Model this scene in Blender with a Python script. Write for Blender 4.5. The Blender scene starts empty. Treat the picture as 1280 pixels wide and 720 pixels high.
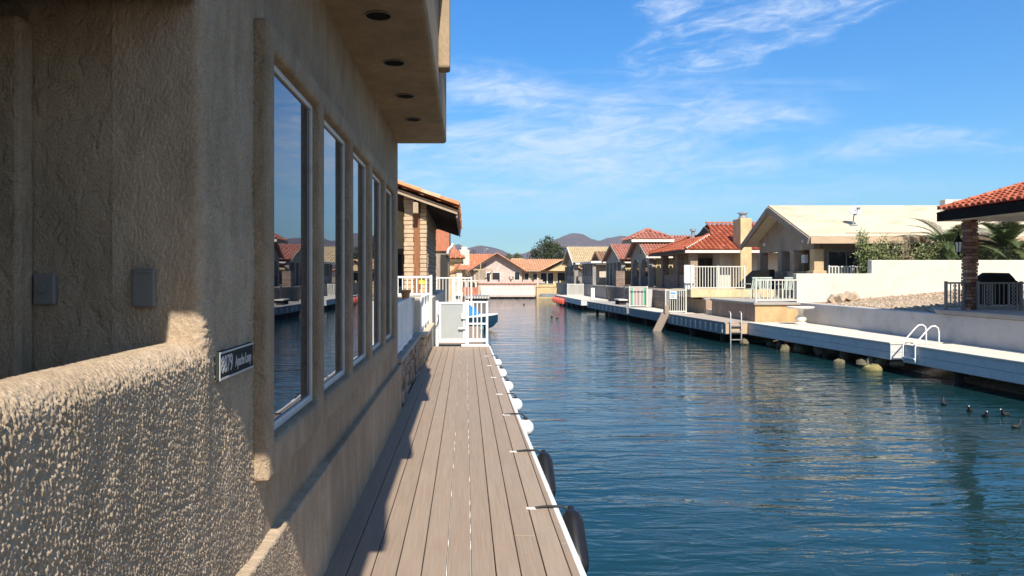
import bpy, math, random
import numpy as np
from mathutils import Vector, Matrix
random.seed(7)
R = math.radians
scene = bpy.context.scene
COL = scene.collection
WL = {}

# ------------------------------------------------------------------ helpers
def tag(o, label=None, cat=None, group=None, kind=None):
    if label: o['label'] = label
    if cat: o['category'] = cat
    if group: o['group'] = group
    if kind: o['kind'] = kind
    return o

def thing(name, label, cat, loc=(0, 0, 0), group=None, rz=0):
    o = bpy.data.objects.new(name, None)
    o.empty_display_size = 0.2
    o.location = loc
    o.rotation_euler = (0, 0, rz)
    COL.objects.link(o)
    WL[o.name] = Vector(loc)
    return tag(o, label, cat, group)

def copy_tree(o, parent=None):
    c = o.copy()
    COL.objects.link(c)
    if parent is not None:
        c.parent = parent
    WL[c.name] = WL.get(o.name, Vector((0, 0, 0)))
    for ch in list(o.children):
        copy_tree(ch, c)
    return c

class MB:
    def __init__(s):
        s.v = []; s.f = []; s.t = {}
    def add(s, vs, fs, tint=None):
        b = len(s.v)
        s.v += [tuple(p) for p in vs]
        for f in fs:
            if tint is not None: s.t[len(s.f)] = tint
            s.f.append([i + b for i in f])
        return s
    def hexa(s, p, tint=None):
        return s.add(p, [(3, 2, 1, 0), (4, 5, 6, 7), (0, 1, 5, 4), (1, 2, 6, 5), (2, 3, 7, 6), (3, 0, 4, 7)], tint)
    def box(s, x0, x1, y0, y1, z0, z1, tint=None):
        return s.hexa([(x0, y0, z0), (x1, y0, z0), (x1, y1, z0), (x0, y1, z0), (x0, y0, z1), (x1, y0, z1), (x1, y1, z1), (x0, y1, z1)], tint)
    def obox(s, c, size, rot, tint=None):
        m = rot
        P = []
        for dz in (-.5, .5):
            for dx, dy in ((-.5, -.5), (.5, -.5), (.5, .5), (-.5, .5)):
                P.append(Vector(c) + m @ Vector((dx * size[0], dy * size[1], dz * size[2])))
        return s.hexa(P, tint)
    def beam(s, a, b, w, h, tint=None):
        a = Vector(a); b = Vector(b); d = (b - a).normalized()
        up = Vector((0, 0, 1)) if abs(d.z) < .95 else Vector((0, 1, 0))
        sd = d.cross(up).normalized(); u = sd.cross(d)
        P = []
        for q in (a, b):
            for i, j in ((-1, -1), (1, -1), (1, 1), (-1, 1)):
                P.append(q + sd * i * w / 2 + u * j * h / 2)
        return s.add(P, [(0, 1, 2, 3), (7, 6, 5, 4), (1, 0, 4, 5), (2, 1, 5, 6), (3, 2, 6, 7), (0, 3, 7, 4)], tint)
    def tube(s, pts, r, n=8, cap=True, tint=None):
        pts = [Vector(p) for p in pts]
        rs = r if isinstance(r, (list, tuple)) else [r] * len(pts)
        ref = None; rings = []
        for i, p in enumerate(pts):
            d = (pts[min(i + 1, len(pts) - 1)] - pts[max(i - 1, 0)]).normalized()
            if ref is None:
                ref = Vector((0, 0, 1)) if abs(d.z) < .9 else Vector((1, 0, 0))
            sd = d.cross(ref).normalized(); ref = sd.cross(d).normalized()
            rings.append([p + (sd * math.cos(k * 2 * math.pi / n) + ref * math.sin(k * 2 * math.pi / n)) * rs[i] for k in range(n)])
        return s.loft(rings, cap, tint)
    def loft(s, rings, cap=True, tint=None):
        n = len(rings[0]); vs = [p for r in rings for p in r]; fs = []
        for i in range(len(rings) - 1):
            for k in range(n):
                k2 = (k + 1) % n
                fs.append((i * n + k, i * n + k2, (i + 1) * n + k2, (i + 1) * n + k))
        if cap:
            fs.append(tuple(range(n - 1, -1, -1)))
            fs.append(tuple(range((len(rings) - 1) * n, len(rings) * n)))
        return s.add(vs, fs, tint)
    def lathe(s, c, prof, n=16, tint=None):
        rings = [[(c[0] + r * math.cos(k * 2 * math.pi / n), c[1] + r * math.sin(k * 2 * math.pi / n), c[2] + z) for k in range(n)] for r, z in prof]
        return s.loft(rings, True, tint)
    def sphere(s, c, r, n=16, m=10, rz=1.0):
        prof = [(max(r * math.sin(math.pi * i / m), .001), -r * rz * math.cos(math.pi * i / m)) for i in range(m + 1)]
        return s.lathe(c, prof, n)
    def prism(s, poly, axis, a, b, tint=None):
        n = len(poly)
        def pt(p, h):
            return {'x': (h, p[0], p[1]), 'y': (p[0], h, p[1]), 'z': (p[0], p[1], h)}[axis]
        vs = [pt(p, a) for p in poly] + [pt(p, b) for p in poly]
        fs = [tuple(range(n - 1, -1, -1)), tuple(range(n, 2 * n))]
        fs += [(i, (i + 1) % n, n + (i + 1) % n, n + i) for i in range(n)]
        return s.add(vs, fs, tint)
    def cells(s, ys, zs, skip, x0, x1):
        """slab in the YZ plane made of grid cells, with open cells; x1 is the front"""
        ids = {}
        base = len(s.v)
        def vid(i, j, k):
            key = (i, j, k)
            if key not in ids:
                ids[key] = len(s.v); s.v.append((x1 if k else x0, ys[i], zs[j]))
            return ids[key]
        solid = lambda i, j: 0 <= i < len(ys) - 1 and 0 <= j < len(zs) - 1 and (i, j) not in skip
        for i in range(len(ys) - 1):
            for j in range(len(zs) - 1):
                if not solid(i, j): continue
                s.f.append([vid(i, j, 1), vid(i + 1, j, 1), vid(i + 1, j + 1, 1), vid(i, j + 1, 1)])
                s.f.append([vid(i, j + 1, 0), vid(i + 1, j + 1, 0), vid(i + 1, j, 0), vid(i, j, 0)])
                for (di, dj, a, b) in ((-1, 0, (i, j + 1), (i, j)), (1, 0, (i + 1, j), (i + 1, j + 1)), (0, -1, (i, j), (i + 1, j)), (0, 1, (i + 1, j + 1), (i, j + 1))):
                    if not solid(i + di, j + dj):
                        s.f.append([vid(a[0], a[1], 1), vid(a[0], a[1], 0), vid(b[0], b[1], 0), vid(b[0], b[1], 1)])
        return s
    def obj(s, name, mat, parent=None, smooth=False, bevel=0, label=None, kind=None, seg=2, fix=False):
        off = WL.get(parent.name, Vector((0, 0, 0))) if parent is not None else Vector((0, 0, 0))
        me = bpy.data.meshes.new(name)
        me.from_pydata([(p[0] - off.x, p[1] - off.y, p[2] - off.z) for p in s.v], [], s.f)
        if s.t:
            at = me.attributes.new('tint', 'FLOAT', 'FACE')
            arr = [s.t.get(i, .5) for i in range(len(s.f))]
            at.data.foreach_set('value', arr)
        if fix:
            import bmesh
            bm = bmesh.new(); bm.from_mesh(me); bmesh.ops.recalc_face_normals(bm, faces=bm.faces); bm.to_mesh(me); bm.free()
        me.materials.append(mat)
        if smooth:
            me.polygons.foreach_set('use_smooth', [True] * len(me.polygons))
            if smooth != 'all':
                try: me.set_sharp_from_angle(angle=R(45))
                except Exception: pass
        o = bpy.data.objects.new(name, me)
        COL.objects.link(o)
        if parent is not None: o.parent = parent
        WL[o.name] = off
        if bevel:
            b = o.modifiers.new('bevel', 'BEVEL'); b.width = bevel; b.segments = seg; b.limit_method = 'ANGLE'; b.angle_limit = R(40)
        if label: o['label'] = label
        if kind: o['kind'] = kind
        return o

def single(mb, name, mat, label, cat, group=None, **k):
    """a thing that is one mesh; its origin is moved to its base"""
    xs = [p[0] for p in mb.v]; ys = [p[1] for p in mb.v]; zs = [p[2] for p in mb.v]
    o = mb.obj(name, mat, None, **k)
    c = Vector(((min(xs) + max(xs)) / 2, (min(ys) + max(ys)) / 2, min(zs)))
    o.data.transform(Matrix.Translation(-c)); o.location = c
    WL[o.name] = c
    return tag(o, label, cat, group)

# ------------------------------------------------------------------ materials
def newmat(name):
    m = bpy.data.materials.new(name); m.use_nodes = True
    nt = m.node_tree; N = nt.nodes; L = nt.links
    return m, nt, N, L, N['Principled BSDF']

def coords(N, L, scale=(1, 1, 1)):
    tc = N.new('ShaderNodeTexCoord'); mp = N.new('ShaderNodeMapping')
    mp.inputs['Scale'].default_value = scale
    L.new(tc.outputs['Object'], mp.inputs['Vector'])
    return mp.outputs['Vector']

def noise(N, L, vec, scale, detail=6, rough=.55, dist=0):
    n = N.new('ShaderNodeTexNoise'); n.inputs['Scale'].default_value = scale
    n.inputs['Detail'].default_value = detail; n.inputs['Roughness'].default_value = rough
    n.inputs['Distortion'].default_value = dist
    L.new(vec, n.inputs['Vector'])
    return n.outputs['Fac']

def ramp(N, L, fac, stops):
    r = N.new('ShaderNodeValToRGB'); e = r.color_ramp.elements
    while len(e) < len(stops): e.new(.5)
    for el, (p, c) in zip(e, stops):
        el.position = p; el.color = (c[0], c[1], c[2], 1)
    L.new(fac, r.inputs['Fac'])
    return r.outputs['Color']

def mixc(N, L, fac, a, b, mode='MIX'):
    m = N.new('ShaderNodeMix'); m.data_type = 'RGBA'; m.blend_type = mode
    for sock, val in ((m.inputs[0], fac), (m.inputs[6], a), (m.inputs[7], b)):
        if hasattr(val, 'is_linked'): L.new(val, sock)
        elif isinstance(val, (int, float)): sock.default_value = val
        else: sock.default_value = (*val, 1)
    return m.outputs[2]

def math_(N, L, op, a, b=None, clamp=False):
    m = N.new('ShaderNodeMath'); m.operation = op; m.use_clamp = clamp
    for i, val in enumerate((a, b)):
        if val is None: continue
        if hasattr(val, 'is_linked'): L.new(val, m.inputs[i])
        else: m.inputs[i].default_value = val
    return m.outputs[0]

def bump(N, L, bs, h, strength, dist, prev=None):
    b = N.new('ShaderNodeBump'); b.inputs['Strength'].default_value = strength; b.inputs['Distance'].default_value = dist
    L.new(h, b.inputs['Height'])
    if prev is not None: L.new(prev, b.inputs['Normal'])
    L.new(b.outputs['Normal'], bs.inputs['Normal'])
    return b.outputs['Normal']

def c3(c, k): return tuple(min(x * k, .95) for x in c)

def plain(name, col, rough=.6, var=.15, vs=3.0, bs=0, bst=.3, bd=.01, metal=0, spec=.5, stretch=(1, 1, 1), dirt=None):
    m, nt, N, L, b = newmat(name)
    vec = coords(N, L, stretch)
    n = noise(N, L, vec, vs, 6, .6)
    c = ramp(N, L, n, [(.25, c3(col, 1 - var)), (.75, c3(col, 1 + var))])
    if dirt:
        n2 = noise(N, L, vec, vs * 2.7, 5, .7)
        f = ramp(N, L, n2, [(.5, (0, 0, 0)), (.72, (dirt[1],) * 3)])
        c = mixc(N, L, f, c, dirt[0])
    L.new(c, b.inputs['Base Color'])
    b.inputs['Roughness'].default_value = rough; b.inputs['Metallic'].default_value = metal
    b.inputs['Specular IOR Level'].default_value = spec
    if bs:
        h = noise(N, L, vec, bs, 5, .6)
        bump(N, L, b, h, bst, bd)
    return m

def stucco(name, col, s=1.0, st=.5, worm=True, var=.12):
    m, nt, N, L, b = newmat(name)
    vec = coords(N, L)
    vst = coords(N, L, (1, 1, .35))
    big = noise(N, L, vec, 1.3, 5, .6)
    mid = noise(N, L, vst, 9 * s, 5, .65, .4)
    c = ramp(N, L, big, [(.3, c3(col, 1 - var)), (.7, c3(col, 1 + var))])
    gr = noise(N, L, vec, 130 * s, 3, .8)
    c2 = ramp(N, L, mid, [(.35, (.84, .82, .8)), (.65, (1.06, 1.06, 1.06))])
    c2 = mixc(N, L, 1.0, c2, ramp(N, L, gr, [(.3, (.72, .7, .68)), (.65, (1.12, 1.12, 1.12))]), 'MULTIPLY')
    c = mixc(N, L, 1.0, c, c2, 'MULTIPLY')
    # reddish mineral blooms
    n3 = noise(N, L, vec, 2.1, 4, .6)
    f = ramp(N, L, n3, [(.6, (0, 0, 0)), (.75, (.25, .25, .25))])
    c = mixc(N, L, f, c, (col[0] * .95, col[1] * .75, col[2] * .6))
    L.new(c, b.inputs['Base Color'])
    b.inputs['Roughness'].default_value = .92; b.inputs['Specular IOR Level'].default_value = .2
    vs2 = coords(N, L, (1, 1, .7))
    h1 = noise(N, L, vs2, 17 * s, 3, .55, .8)
    h1 = ramp(N, L, h1, [(.38, (0, 0, 0)), (.47, (.55, .55, .55)), (.62, (1, 1, 1))])
    h3 = noise(N, L, vec, 75 * s, 4, .7, .3)
    h1 = math_(N, L, 'ADD', h1, math_(N, L, 'MULTIPLY', h3, .9))
    n1 = bump(N, L, b, h1, st, .006)
    h2 = noise(N, L, vec, 210 * s, 3, .7)
    bump(N, L, b, h2, min(1, st * .8), .004, n1)
    return m

def tilemat(name, ramp_, rough=.75):
    m, nt, N, L, b = newmat(name)
    at = N.new('ShaderNodeAttribute'); at.attribute_name = 'tint'
    c = ramp(N, L, at.outputs['Fac'], ramp_)
    vec = coords(N, L)
    n = noise(N, L, vec, 7, 5, .7)
    c2 = ramp(N, L, n, [(.3, (.7, .68, .66)), (.7, (1.1, 1.1, 1.1))])
    c = mixc(N, L, 1.0, c, c2, 'MULTIPLY')
    L.new(c, b.inputs['Base Color']); b.inputs['Roughness'].default_value = rough
    b.inputs['Specular IOR Level'].default_value = .3
    return m

def brickmat(name, c1, c2, mortar, bw=.3, bh=.1, ms=.012):
    m, nt, N, L, b = newmat(name)
    tc = N.new('ShaderNodeTexCoord'); sp = N.new('ShaderNodeSeparateXYZ'); cb = N.new('ShaderNodeCombineXYZ')
    L.new(tc.outputs['Object'], sp.inputs[0])
    L.new(math_(N, L, 'ADD', sp.outputs[0], sp.outputs[1]), cb.inputs[0]); L.new(sp.outputs[2], cb.inputs[1])
    t = N.new('ShaderNodeTexBrick'); L.new(cb.outputs[0], t.inputs['Vector'])
    t.inputs['Scale'].default_value = 1; t.inputs['Brick Width'].default_value = bw; t.inputs['Row Height'].default_value = bh
    t.inputs['Mortar Size'].default_value = ms; t.inputs['Mortar Smooth'].default_value = .3
    t.inputs['Color1'].default_value = (*c1, 1); t.inputs['Color2'].default_value = (*c2, 1); t.inputs['Mortar'].default_value = (*mortar, 1)
    n = noise(N, L, tc.outputs['Object'], 9, 5, .7)
    cc = ramp(N, L, n, [(.3, (.65, .65, .65)), (.7, (1.15, 1.15, 1.15))])
    c = mixc(N, L, 1.0, t.outputs['Color'], cc, 'MULTIPLY')
    L.new(c, b.inputs['Base Color']); b.inputs['Roughness'].default_value = .9; b.inputs['Specular IOR Level'].default_value = .2
    inv = math_(N, L, 'SUBTRACT', 1.0, t.outputs['Fac'])
    bump(N, L, b, inv, .8, .012)
    return m

def glassmat(name, col=(.02, .025, .03), ior=1.6, rough=.015, wob=0.0):
    m, nt, N, L, b = newmat(name)
    b.inputs['Base Color'].default_value = (*col, 1); b.inputs['Roughness'].default_value = rough
    b.inputs['IOR'].default_value = ior
    if ior > 2: b.inputs['Specular Tint'].default_value = (.86, .89, 1, 1)
    if wob:
        vec = coords(N, L); h = noise(N, L, vec, 1.5, 2, .5); bump(N, L, b, h, wob, .02)
    return m

def deckmat():
    m, nt, N, L, b = newmat('composite_decking')
    at = N.new('ShaderNodeAttribute'); at.attribute_name = 'tint'
    base = ramp(N, L, at.outputs['Fac'], [(0, (.305, .228, .165)), (.5, (.33, .25, .182)), (1, (.355, .272, .20))])
    vec = coords(N, L, (60, 1.2, 60))
    g = noise(N, L, vec, 1.6, 6, .7)
    c2 = ramp(N, L, g, [(.3, (.8, .79, .78)), (.7, (1.12, 1.12, 1.12))])
    c = mixc(N, L, 1.0, base, c2, 'MULTIPLY')
    v2 = coords(N, L)
    sp = noise(N, L, v2, 1.4, 6, .65)
    f = ramp(N, L, sp, [(.5, (0, 0, 0)), (.8, (.3, .3, .3))])
    c = mixc(N, L, f, c, (.33, .29, .26))
    sp2 = noise(N, L, v2, 23, 3, .6)
    f2 = ramp(N, L, sp2, [(.68, (0, 0, 0)), (.78, (.35, .35, .35))])
    c = mixc(N, L, f2, c, (.42, .38, .34))
    L.new(c, b.inputs['Base Color']); b.inputs['Roughness'].default_value = .62; b.inputs['Specular IOR Level'].default_value = .35
    bump(N, L, b, g, .35, .002)
    return m

def watermat():
    m, nt, N, L, b = newmat('canal_water')
    b.inputs['Base Color'].default_value = (.007, .034, .040, 1)
    b.inputs['Roughness'].default_value = .04; b.inputs['IOR'].default_value = 1.333
    v = coords(N, L, (.42, 1.6, 1))
    n1 = noise(N, L, v, .95, 3, .5, .5)
    v2 = coords(N, L, (.5, 1.4, 1))
    n2 = noise(N, L, v2, 3.3, 3, .5, .7)
    n3 = noise(N, L, coords(N, L), .16, 3, .5)          # calmer and rougher patches
    amp = ramp(N, L, n3, [(.35, (.35, .35, .35)), (.65, (1, 1, 1))])
    h2 = math_(N, L, 'MULTIPLY', n2, amp)
    p = bump(N, L, b, n1, .7, .055)
    bump(N, L, b, h2, .7, .034, p)
    return m

def leafmat(name, a, b_, c_):
    m, nt, N, L, b = newmat(name)
    at = N.new('ShaderNodeAttribute'); at.attribute_name = 'tint'
    c = ramp(N, L, at.outputs['Fac'], [(0, a), (.5, b_), (1, c_)])
    L.new(c, b.inputs['Base Color']); b.inputs['Roughness'].default_value = .6; b.inputs['Specular IOR Level'].default_value = .3
    return m

M = {}
STU = (.43, .33, .226)
M['stucco'] = stucco('sand_stucco', STU, 1.0, 1.0, var=.2)
M['stucco_relief'] = stucco('knockdown_stucco', (.49, .383, .27), 1.5, .45)
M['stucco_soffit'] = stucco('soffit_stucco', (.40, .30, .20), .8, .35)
M['vinyl'] = plain('white_vinyl', (.62, .6, .56), .4, .06, 4, dirt=((.4, .35, .28), .5))
M['white'] = plain('white_painted_metal', (.8, .8, .78), .4, .05, 3)
M['cream_rail'] = plain('cream_painted_metal', (.62, .6, .52), .45, .07, 3)
M['glass'] = glassmat('window_glass', (.010, .012, .018), 2.9, .006, .04)
M['glass_far'] = glassmat('dark_glass', (.02, .024, .028), 1.5, .03)
M['deck'] = deckmat()
M['alu'] = plain('brushed_aluminium', (.6, .6, .6), .35, .08, 5, metal=.9)
M['edge'] = plain('white_edge_trim', (.74, .74, .72), .5, .08, 4, dirt=((.4, .37, .32), .4))
M['black_rubber'] = plain('black_vinyl', (.012, .012, .013), .32, .2, 6)
M['white_buoy'] = plain('white_buoy_vinyl', (.82, .82, .79), .4, .05, 5, dirt=((.5, .46, .38), .3))
M['strap'] = plain('black_webbing', (.02, .02, .02), .8, .2, 30)
M['sign'] = plain('green_grey_sign', (.03, .036, .033), .8, .12, 4, spec=.15)
M['sign_text'] = plain('sign_lettering', (.5, .5, .48), .5, .05, 5)
M['box_grey'] = plain('grey_electrical_cover', (.2, .19, .175), .5, .1, 5)
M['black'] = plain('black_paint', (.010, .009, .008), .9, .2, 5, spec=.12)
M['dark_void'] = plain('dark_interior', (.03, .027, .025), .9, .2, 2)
M['stone'] = plain('rough_stone', (.28, .21, .15), .9, .35, 5, 18, .6, .02)
M['stone_cap'] = plain('concrete_cap', (.34, .31, .27), .85, .12, 4, 30, .3, .005)
M['tan_stone'] = plain('tan_split_stone', (.5, .38, .25), .9, .25, 6, 18, .6, .02)
M['tan_cap'] = plain('tan_cap', (.58, .47, .33), .85, .1, 4)
M['tan_brick'] = plain('tan_slump_brick', (.52, .38, .25), .9, .22, 7, 30, .5, .006)
M['wood'] = plain('red_brown_wood', (.26, .105, .04), .6, .3, 3, 20, .3, .004, stretch=(8, 8, .6))
M['dark_wood'] = plain('dark_roof_timber', (.055, .034, .022), .8, .3, 3, 12, .3, .01, stretch=(6, 1, 6))
M['tan_wood'] = plain('tan_timber', (.42, .31, .2), .7, .2, 4)
M['terracotta'] = plain('terracotta', (.5, .22, .11), .8, .12, 8)
M['frost'] = plain('grey_perforated_panel', (.36, .38, .37), .6, .06, 3, 120, .3, .002)
M['blue_cover'] = plain('blue_canvas', (.02, .2, .6), .7, .2, 5, 9, .4, .03)
M['hull'] = plain('navy_gelcoat', (.02, .07, .13), .2, .1, 3)
M['hull_grey'] = plain('grey_green_gelcoat', (.28, .34, .34), .3, .1, 3)
M['orange_wall'] = stucco('orange_stucco', (.5, .2, .12), .5, .3)
M['weathered'] = plain('weathered_boards', (.3, .23, .17), .8, .25, 5, 20, .4, .01, stretch=(1, 6, 6))
M['white_wall'] = plain('white_stucco', (.6, .565, .485), .9, .08, .8, 55, .4, .006, dirt=((.46, .42, .34), .55))
M['grey_wall'] = plain('grey_painted_wall', (.5, .48, .46), .85, .1, .9, 40, .3, .006, dirt=((.25, .24, .23), .45))
M['dock_white'] = plain('white_dock_boards', (.6, .6, .59), .6, .06, 1.5, dirt=((.35, .35, .34), .4))
M['dock_top'] = plain('pale_concrete_deck', (.66, .6, .5), .85, .1, 1.2, 35, .3, .004, dirt=((.42, .38, .32), .4))
M['dock_grey'] = plain('grey_dock_fascia', (.22, .23, .24), .7, .15, 2)
M['dock_dark'] = plain('dark_wet_timber', (.03, .027, .024), .8, .3, 3)
M['tan_deck'] = plain('tan_deck_boards', (.42, .35, .28), .8, .15, 2, stretch=(1, 8, 1))
M['patio_orange'] = stucco('ochre_stucco', (.6, .42, .22), .5, .3)
M['patio_brown'] = stucco('brown_stucco', (.36, .27, .2), .5, .3)
M['cream'] = stucco('cream_stucco', (.68, .55, .33), .5, .25)
M['pale_stucco'] = stucco('pale_stucco', (.68, .61, .5), .5, .25)
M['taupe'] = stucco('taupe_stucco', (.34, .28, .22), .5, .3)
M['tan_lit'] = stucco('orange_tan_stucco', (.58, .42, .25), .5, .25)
M['grey_stucco'] = stucco('grey_stucco', (.32, .3, .28), .5, .25)
M['pink_stucco'] = stucco('pink_white_stucco', (.60, .49, .44), .5, .2)
M['yellow_stucco'] = stucco('yellow_stucco', (.64, .50, .28), .5, .2)
M['beige_roof'] = plain('beige_foam_roof', (.55, .475, .345), .9, .16, .6, 6, .5, .05, dirt=((.40, .30, .18), .8), stretch=(.5, 1, 1))
M['fascia_tan'] = plain('tan_fascia', (.52, .37, .24), .7, .15, 2, stretch=(.5, 1, 1))
M['fascia_white'] = plain('white_fascia', (.72, .68, .6), .6, .06, 2)
M['screen'] = plain('grey_mesh_screen', (.16, .17, .17), .7, .1, 3)
M['concrete'] = plain('patio_concrete', (.36, .33, .29), .9, .1, 1.5, 40, .3, .005)
M['brick_dark'] = brickmat('brown_brick', (.24, .12, .085), (.36, .2, .14), (.14, .1, .08), .36, .14, .012)
M['brick_grey'] = brickmat('grey_brown_brick', (.24, .17, .13), (.32, .24, .19), (.16, .13, .11), .4, .15, .012)
M['brick_tan'] = brickmat('tan_brick', (.4, .28, .19), (.47, .35, .25), (.25, .19, .14), .36, .12, .012)
M['iron'] = plain('bronze_grey_iron', (.16, .15, .14), .5, .2, 6)
M['iron_pale'] = plain('weathered_iron', (.3, .28, .25), .6, .3, 20)
M['galv'] = plain('galvanised_steel', (.45, .46, .47), .45, .1, 6, metal=.6)
M['dish'] = plain('dish_grey', (.42, .42, .42), .45, .05, 4)
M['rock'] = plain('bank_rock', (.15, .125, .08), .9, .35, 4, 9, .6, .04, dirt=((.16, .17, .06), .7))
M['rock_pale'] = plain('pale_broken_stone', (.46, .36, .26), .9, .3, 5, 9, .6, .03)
M['plastic_green'] = plain('pale_green_plastic', (.5, .57, .5), .45, .06, 3)
M['red_buoy'] = plain('red_float', (.65, .1, .06), .45, .1, 5)
M['towel'] = None
M['yellow'] = plain('yellow_plastic', (.75, .62, .03), .5, .08, 4)
M['bark'] = plain('bark', (.16, .115, .08), .9, .3, 8, 20, .7, .03)
M['palm_bark'] = plain('palm_trunk', (.2, .145, .1), .9, .35, 14, 22, .8, .04)
M['lamp_glass'] = plain('lantern_glass', (.6, .6, .58), .2, .05, 3)
M['leaf_tree'] = leafmat('tree_leaves', (.022, .035, .012), (.05, .07, .025), (.085, .105, .045))
M['leaf_shrub'] = leafmat('shrub_leaves', (.06, .09, .03), (.16, .2, .07), (.34, .33, .16))
M['leaf_dry'] = leafmat('dry_leaves', (.16, .125, .07), (.28, .23, .14), (.42, .36, .25))
M['leaf_palm'] = leafmat('palm_leaflets', (.035, .06, .02), (.085, .12, .04), (.17, .2, .085))
M['leaf_light'] = leafmat('light_leaves', (.045, .06, .02), (.09, .115, .04), (.14, .16, .07))
M['tile_red'] = tilemat('red_clay_tile', [(0, (.30, .068, .035)), (.5, (.41, .105, .052)), (1, (.5, .16, .08))])
M['tile_pink'] = tilemat('rose_clay_tile', [(0, (.36, .135, .095)), (.5, (.44, .18, .13)), (1, (.5, .22, .165))])
M['tile_orange'] = tilemat('orange_clay_tile', [(0, (.46, .15, .06)), (.5, (.58, .21, .085)), (.9, (.66, .29, .13)), (1, (.68, .42, .25))])
M['tile_salmon'] = tilemat('salmon_clay_tile', [(0, (.5, .19, .1)), (.5, (.6, .25, .14)), (1, (.66, .32, .19))])
M['tile_peach'] = tilemat('peach_clay_tile', [(0, (.54, .28, .15)), (.5, (.62, .35, .2)), (1, (.68, .42, .26))])
M['tile_sand'] = tilemat('sand_tile', [(0, (.5, .39, .22)), (.5, (.58, .46, .28)), (1, (.64, .52, .34))])
M['tile_brown'] = tilemat('brown_tile', [(0, (.28, .16, .09)), (.5, (.34, .2, .12)), (1, (.4, .25, .15))])
M['water'] = watermat()
M['feather'] = plain('black_feathers', (.018, .018, .02), .6, .3, 30)
M['bill'] = plain('white_bill', (.8, .78, .72), .4, .05, 10)

def towelmat():
    m, nt, N, L, b = newmat('striped_cloth')
    tc = N.new('ShaderNodeTexCoord'); sp = N.new('ShaderNodeSeparateXYZ'); L.new(tc.outputs['Object'], sp.inputs[0])
    f = math_(N, L, 'FRACT', math_(N, L, 'MULTIPLY', sp.outputs[0], 1.6))
    r = N.new('ShaderNodeValToRGB'); r.color_ramp.interpolation = 'CONSTANT'
    e = r.color_ramp.elements
    cols = [(0, (.5, .36, .33)), (.25, (.42, .4, .38)), (.45, (.1, .4, .22)), (.62, (.5, .45, .42)), (.8, (.45, .3, .3))]
    while len(e) < len(cols): e.new(.5)
    for el, (p, c) in zip(e, cols): el.position = p; el.color = (*c, 1)
    L.new(f, r.inputs[0]); L.new(r.outputs[0], b.inputs['Base Color']); b.inputs['Roughness'].default_value = .9
    return m
M['towel'] = towelmat()

def groundmat(name, a, b_, c_, s=1.0, bs=.5):
    m, nt, N, L, b = newmat(name)
    vec = coords(N, L)
    n = noise(N, L, vec, .35 * s, 8, .65)
    c = ramp(N, L, n, [(.3, a), (.55, b_), (.75, c_)])
    v = N.new('ShaderNodeTexVoronoi'); v.inputs['Scale'].default_value = 14 * s; L.new(vec, v.inputs['Vector'])
    cc = ramp(N, L, v.outputs['Color'], [(.1, (.6, .58, .56)), (.9, (1.2, 1.2, 1.2))])
    c = mixc(N, L, 1.0, c, cc, 'MULTIPLY')
    L.new(c, b.inputs['Base Color']); b.inputs['Roughness'].default_value = .95; b.inputs['Specular IOR Level'].default_value = .1
    h = math_(N, L, 'SUBTRACT', 1.0, v.outputs['Distance'])
    bump(N, L, b, h, bs, .03)
    return m
M['ground'] = groundmat('desert_ground', (.26, .2, .14), (.34, .26, .18), (.4, .32, .23))
M['gravel'] = groundmat('tan_gravel', (.36, .27, .185), (.46, .36, .26), (.52, .43, .33), 1.0, .7)
def hillmat():
    m, nt, N, L, b = newmat('desert_mountain')
    vec = coords(N, L)
    n = noise(N, L, vec, .011, 9, .7)
    c = ramp(N, L, n, [(.3, (.115, .078, .058)), (.5, (.17, .118, .088)), (.7, (.23, .165, .125))])
    n2 = noise(N, L, vec, .03, 6, .7)
    cc = ramp(N, L, n2, [(.3, (.75, .75, .75)), (.7, (1.15, 1.15, 1.15))])
    c = mixc(N, L, 1.0, c, cc, 'MULTIPLY')
    L.new(c, b.inputs['Base Color']); b.inputs['Roughness'].default_value = 1; b.inputs['Specular IOR Level'].default_value = 0
    bump(N, L, b, noise(N, L, vec, .02, 9, .72), 1.0, 30)
    return m
M['hill'] = hillmat()

# ------------------------------------------------------------------ roof tiles, railings, leaves
def inpoly(u, v, poly):
    c = False; n = len(poly)
    for i in range(n):
        a = poly[i]; b = poly[(i + 1) % n]
        if (a[1] > v) != (b[1] > v) and u < (b[0] - a[0]) * (v - a[1]) / (b[1] - a[1]) + a[0]: c = not c
    return c

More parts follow.
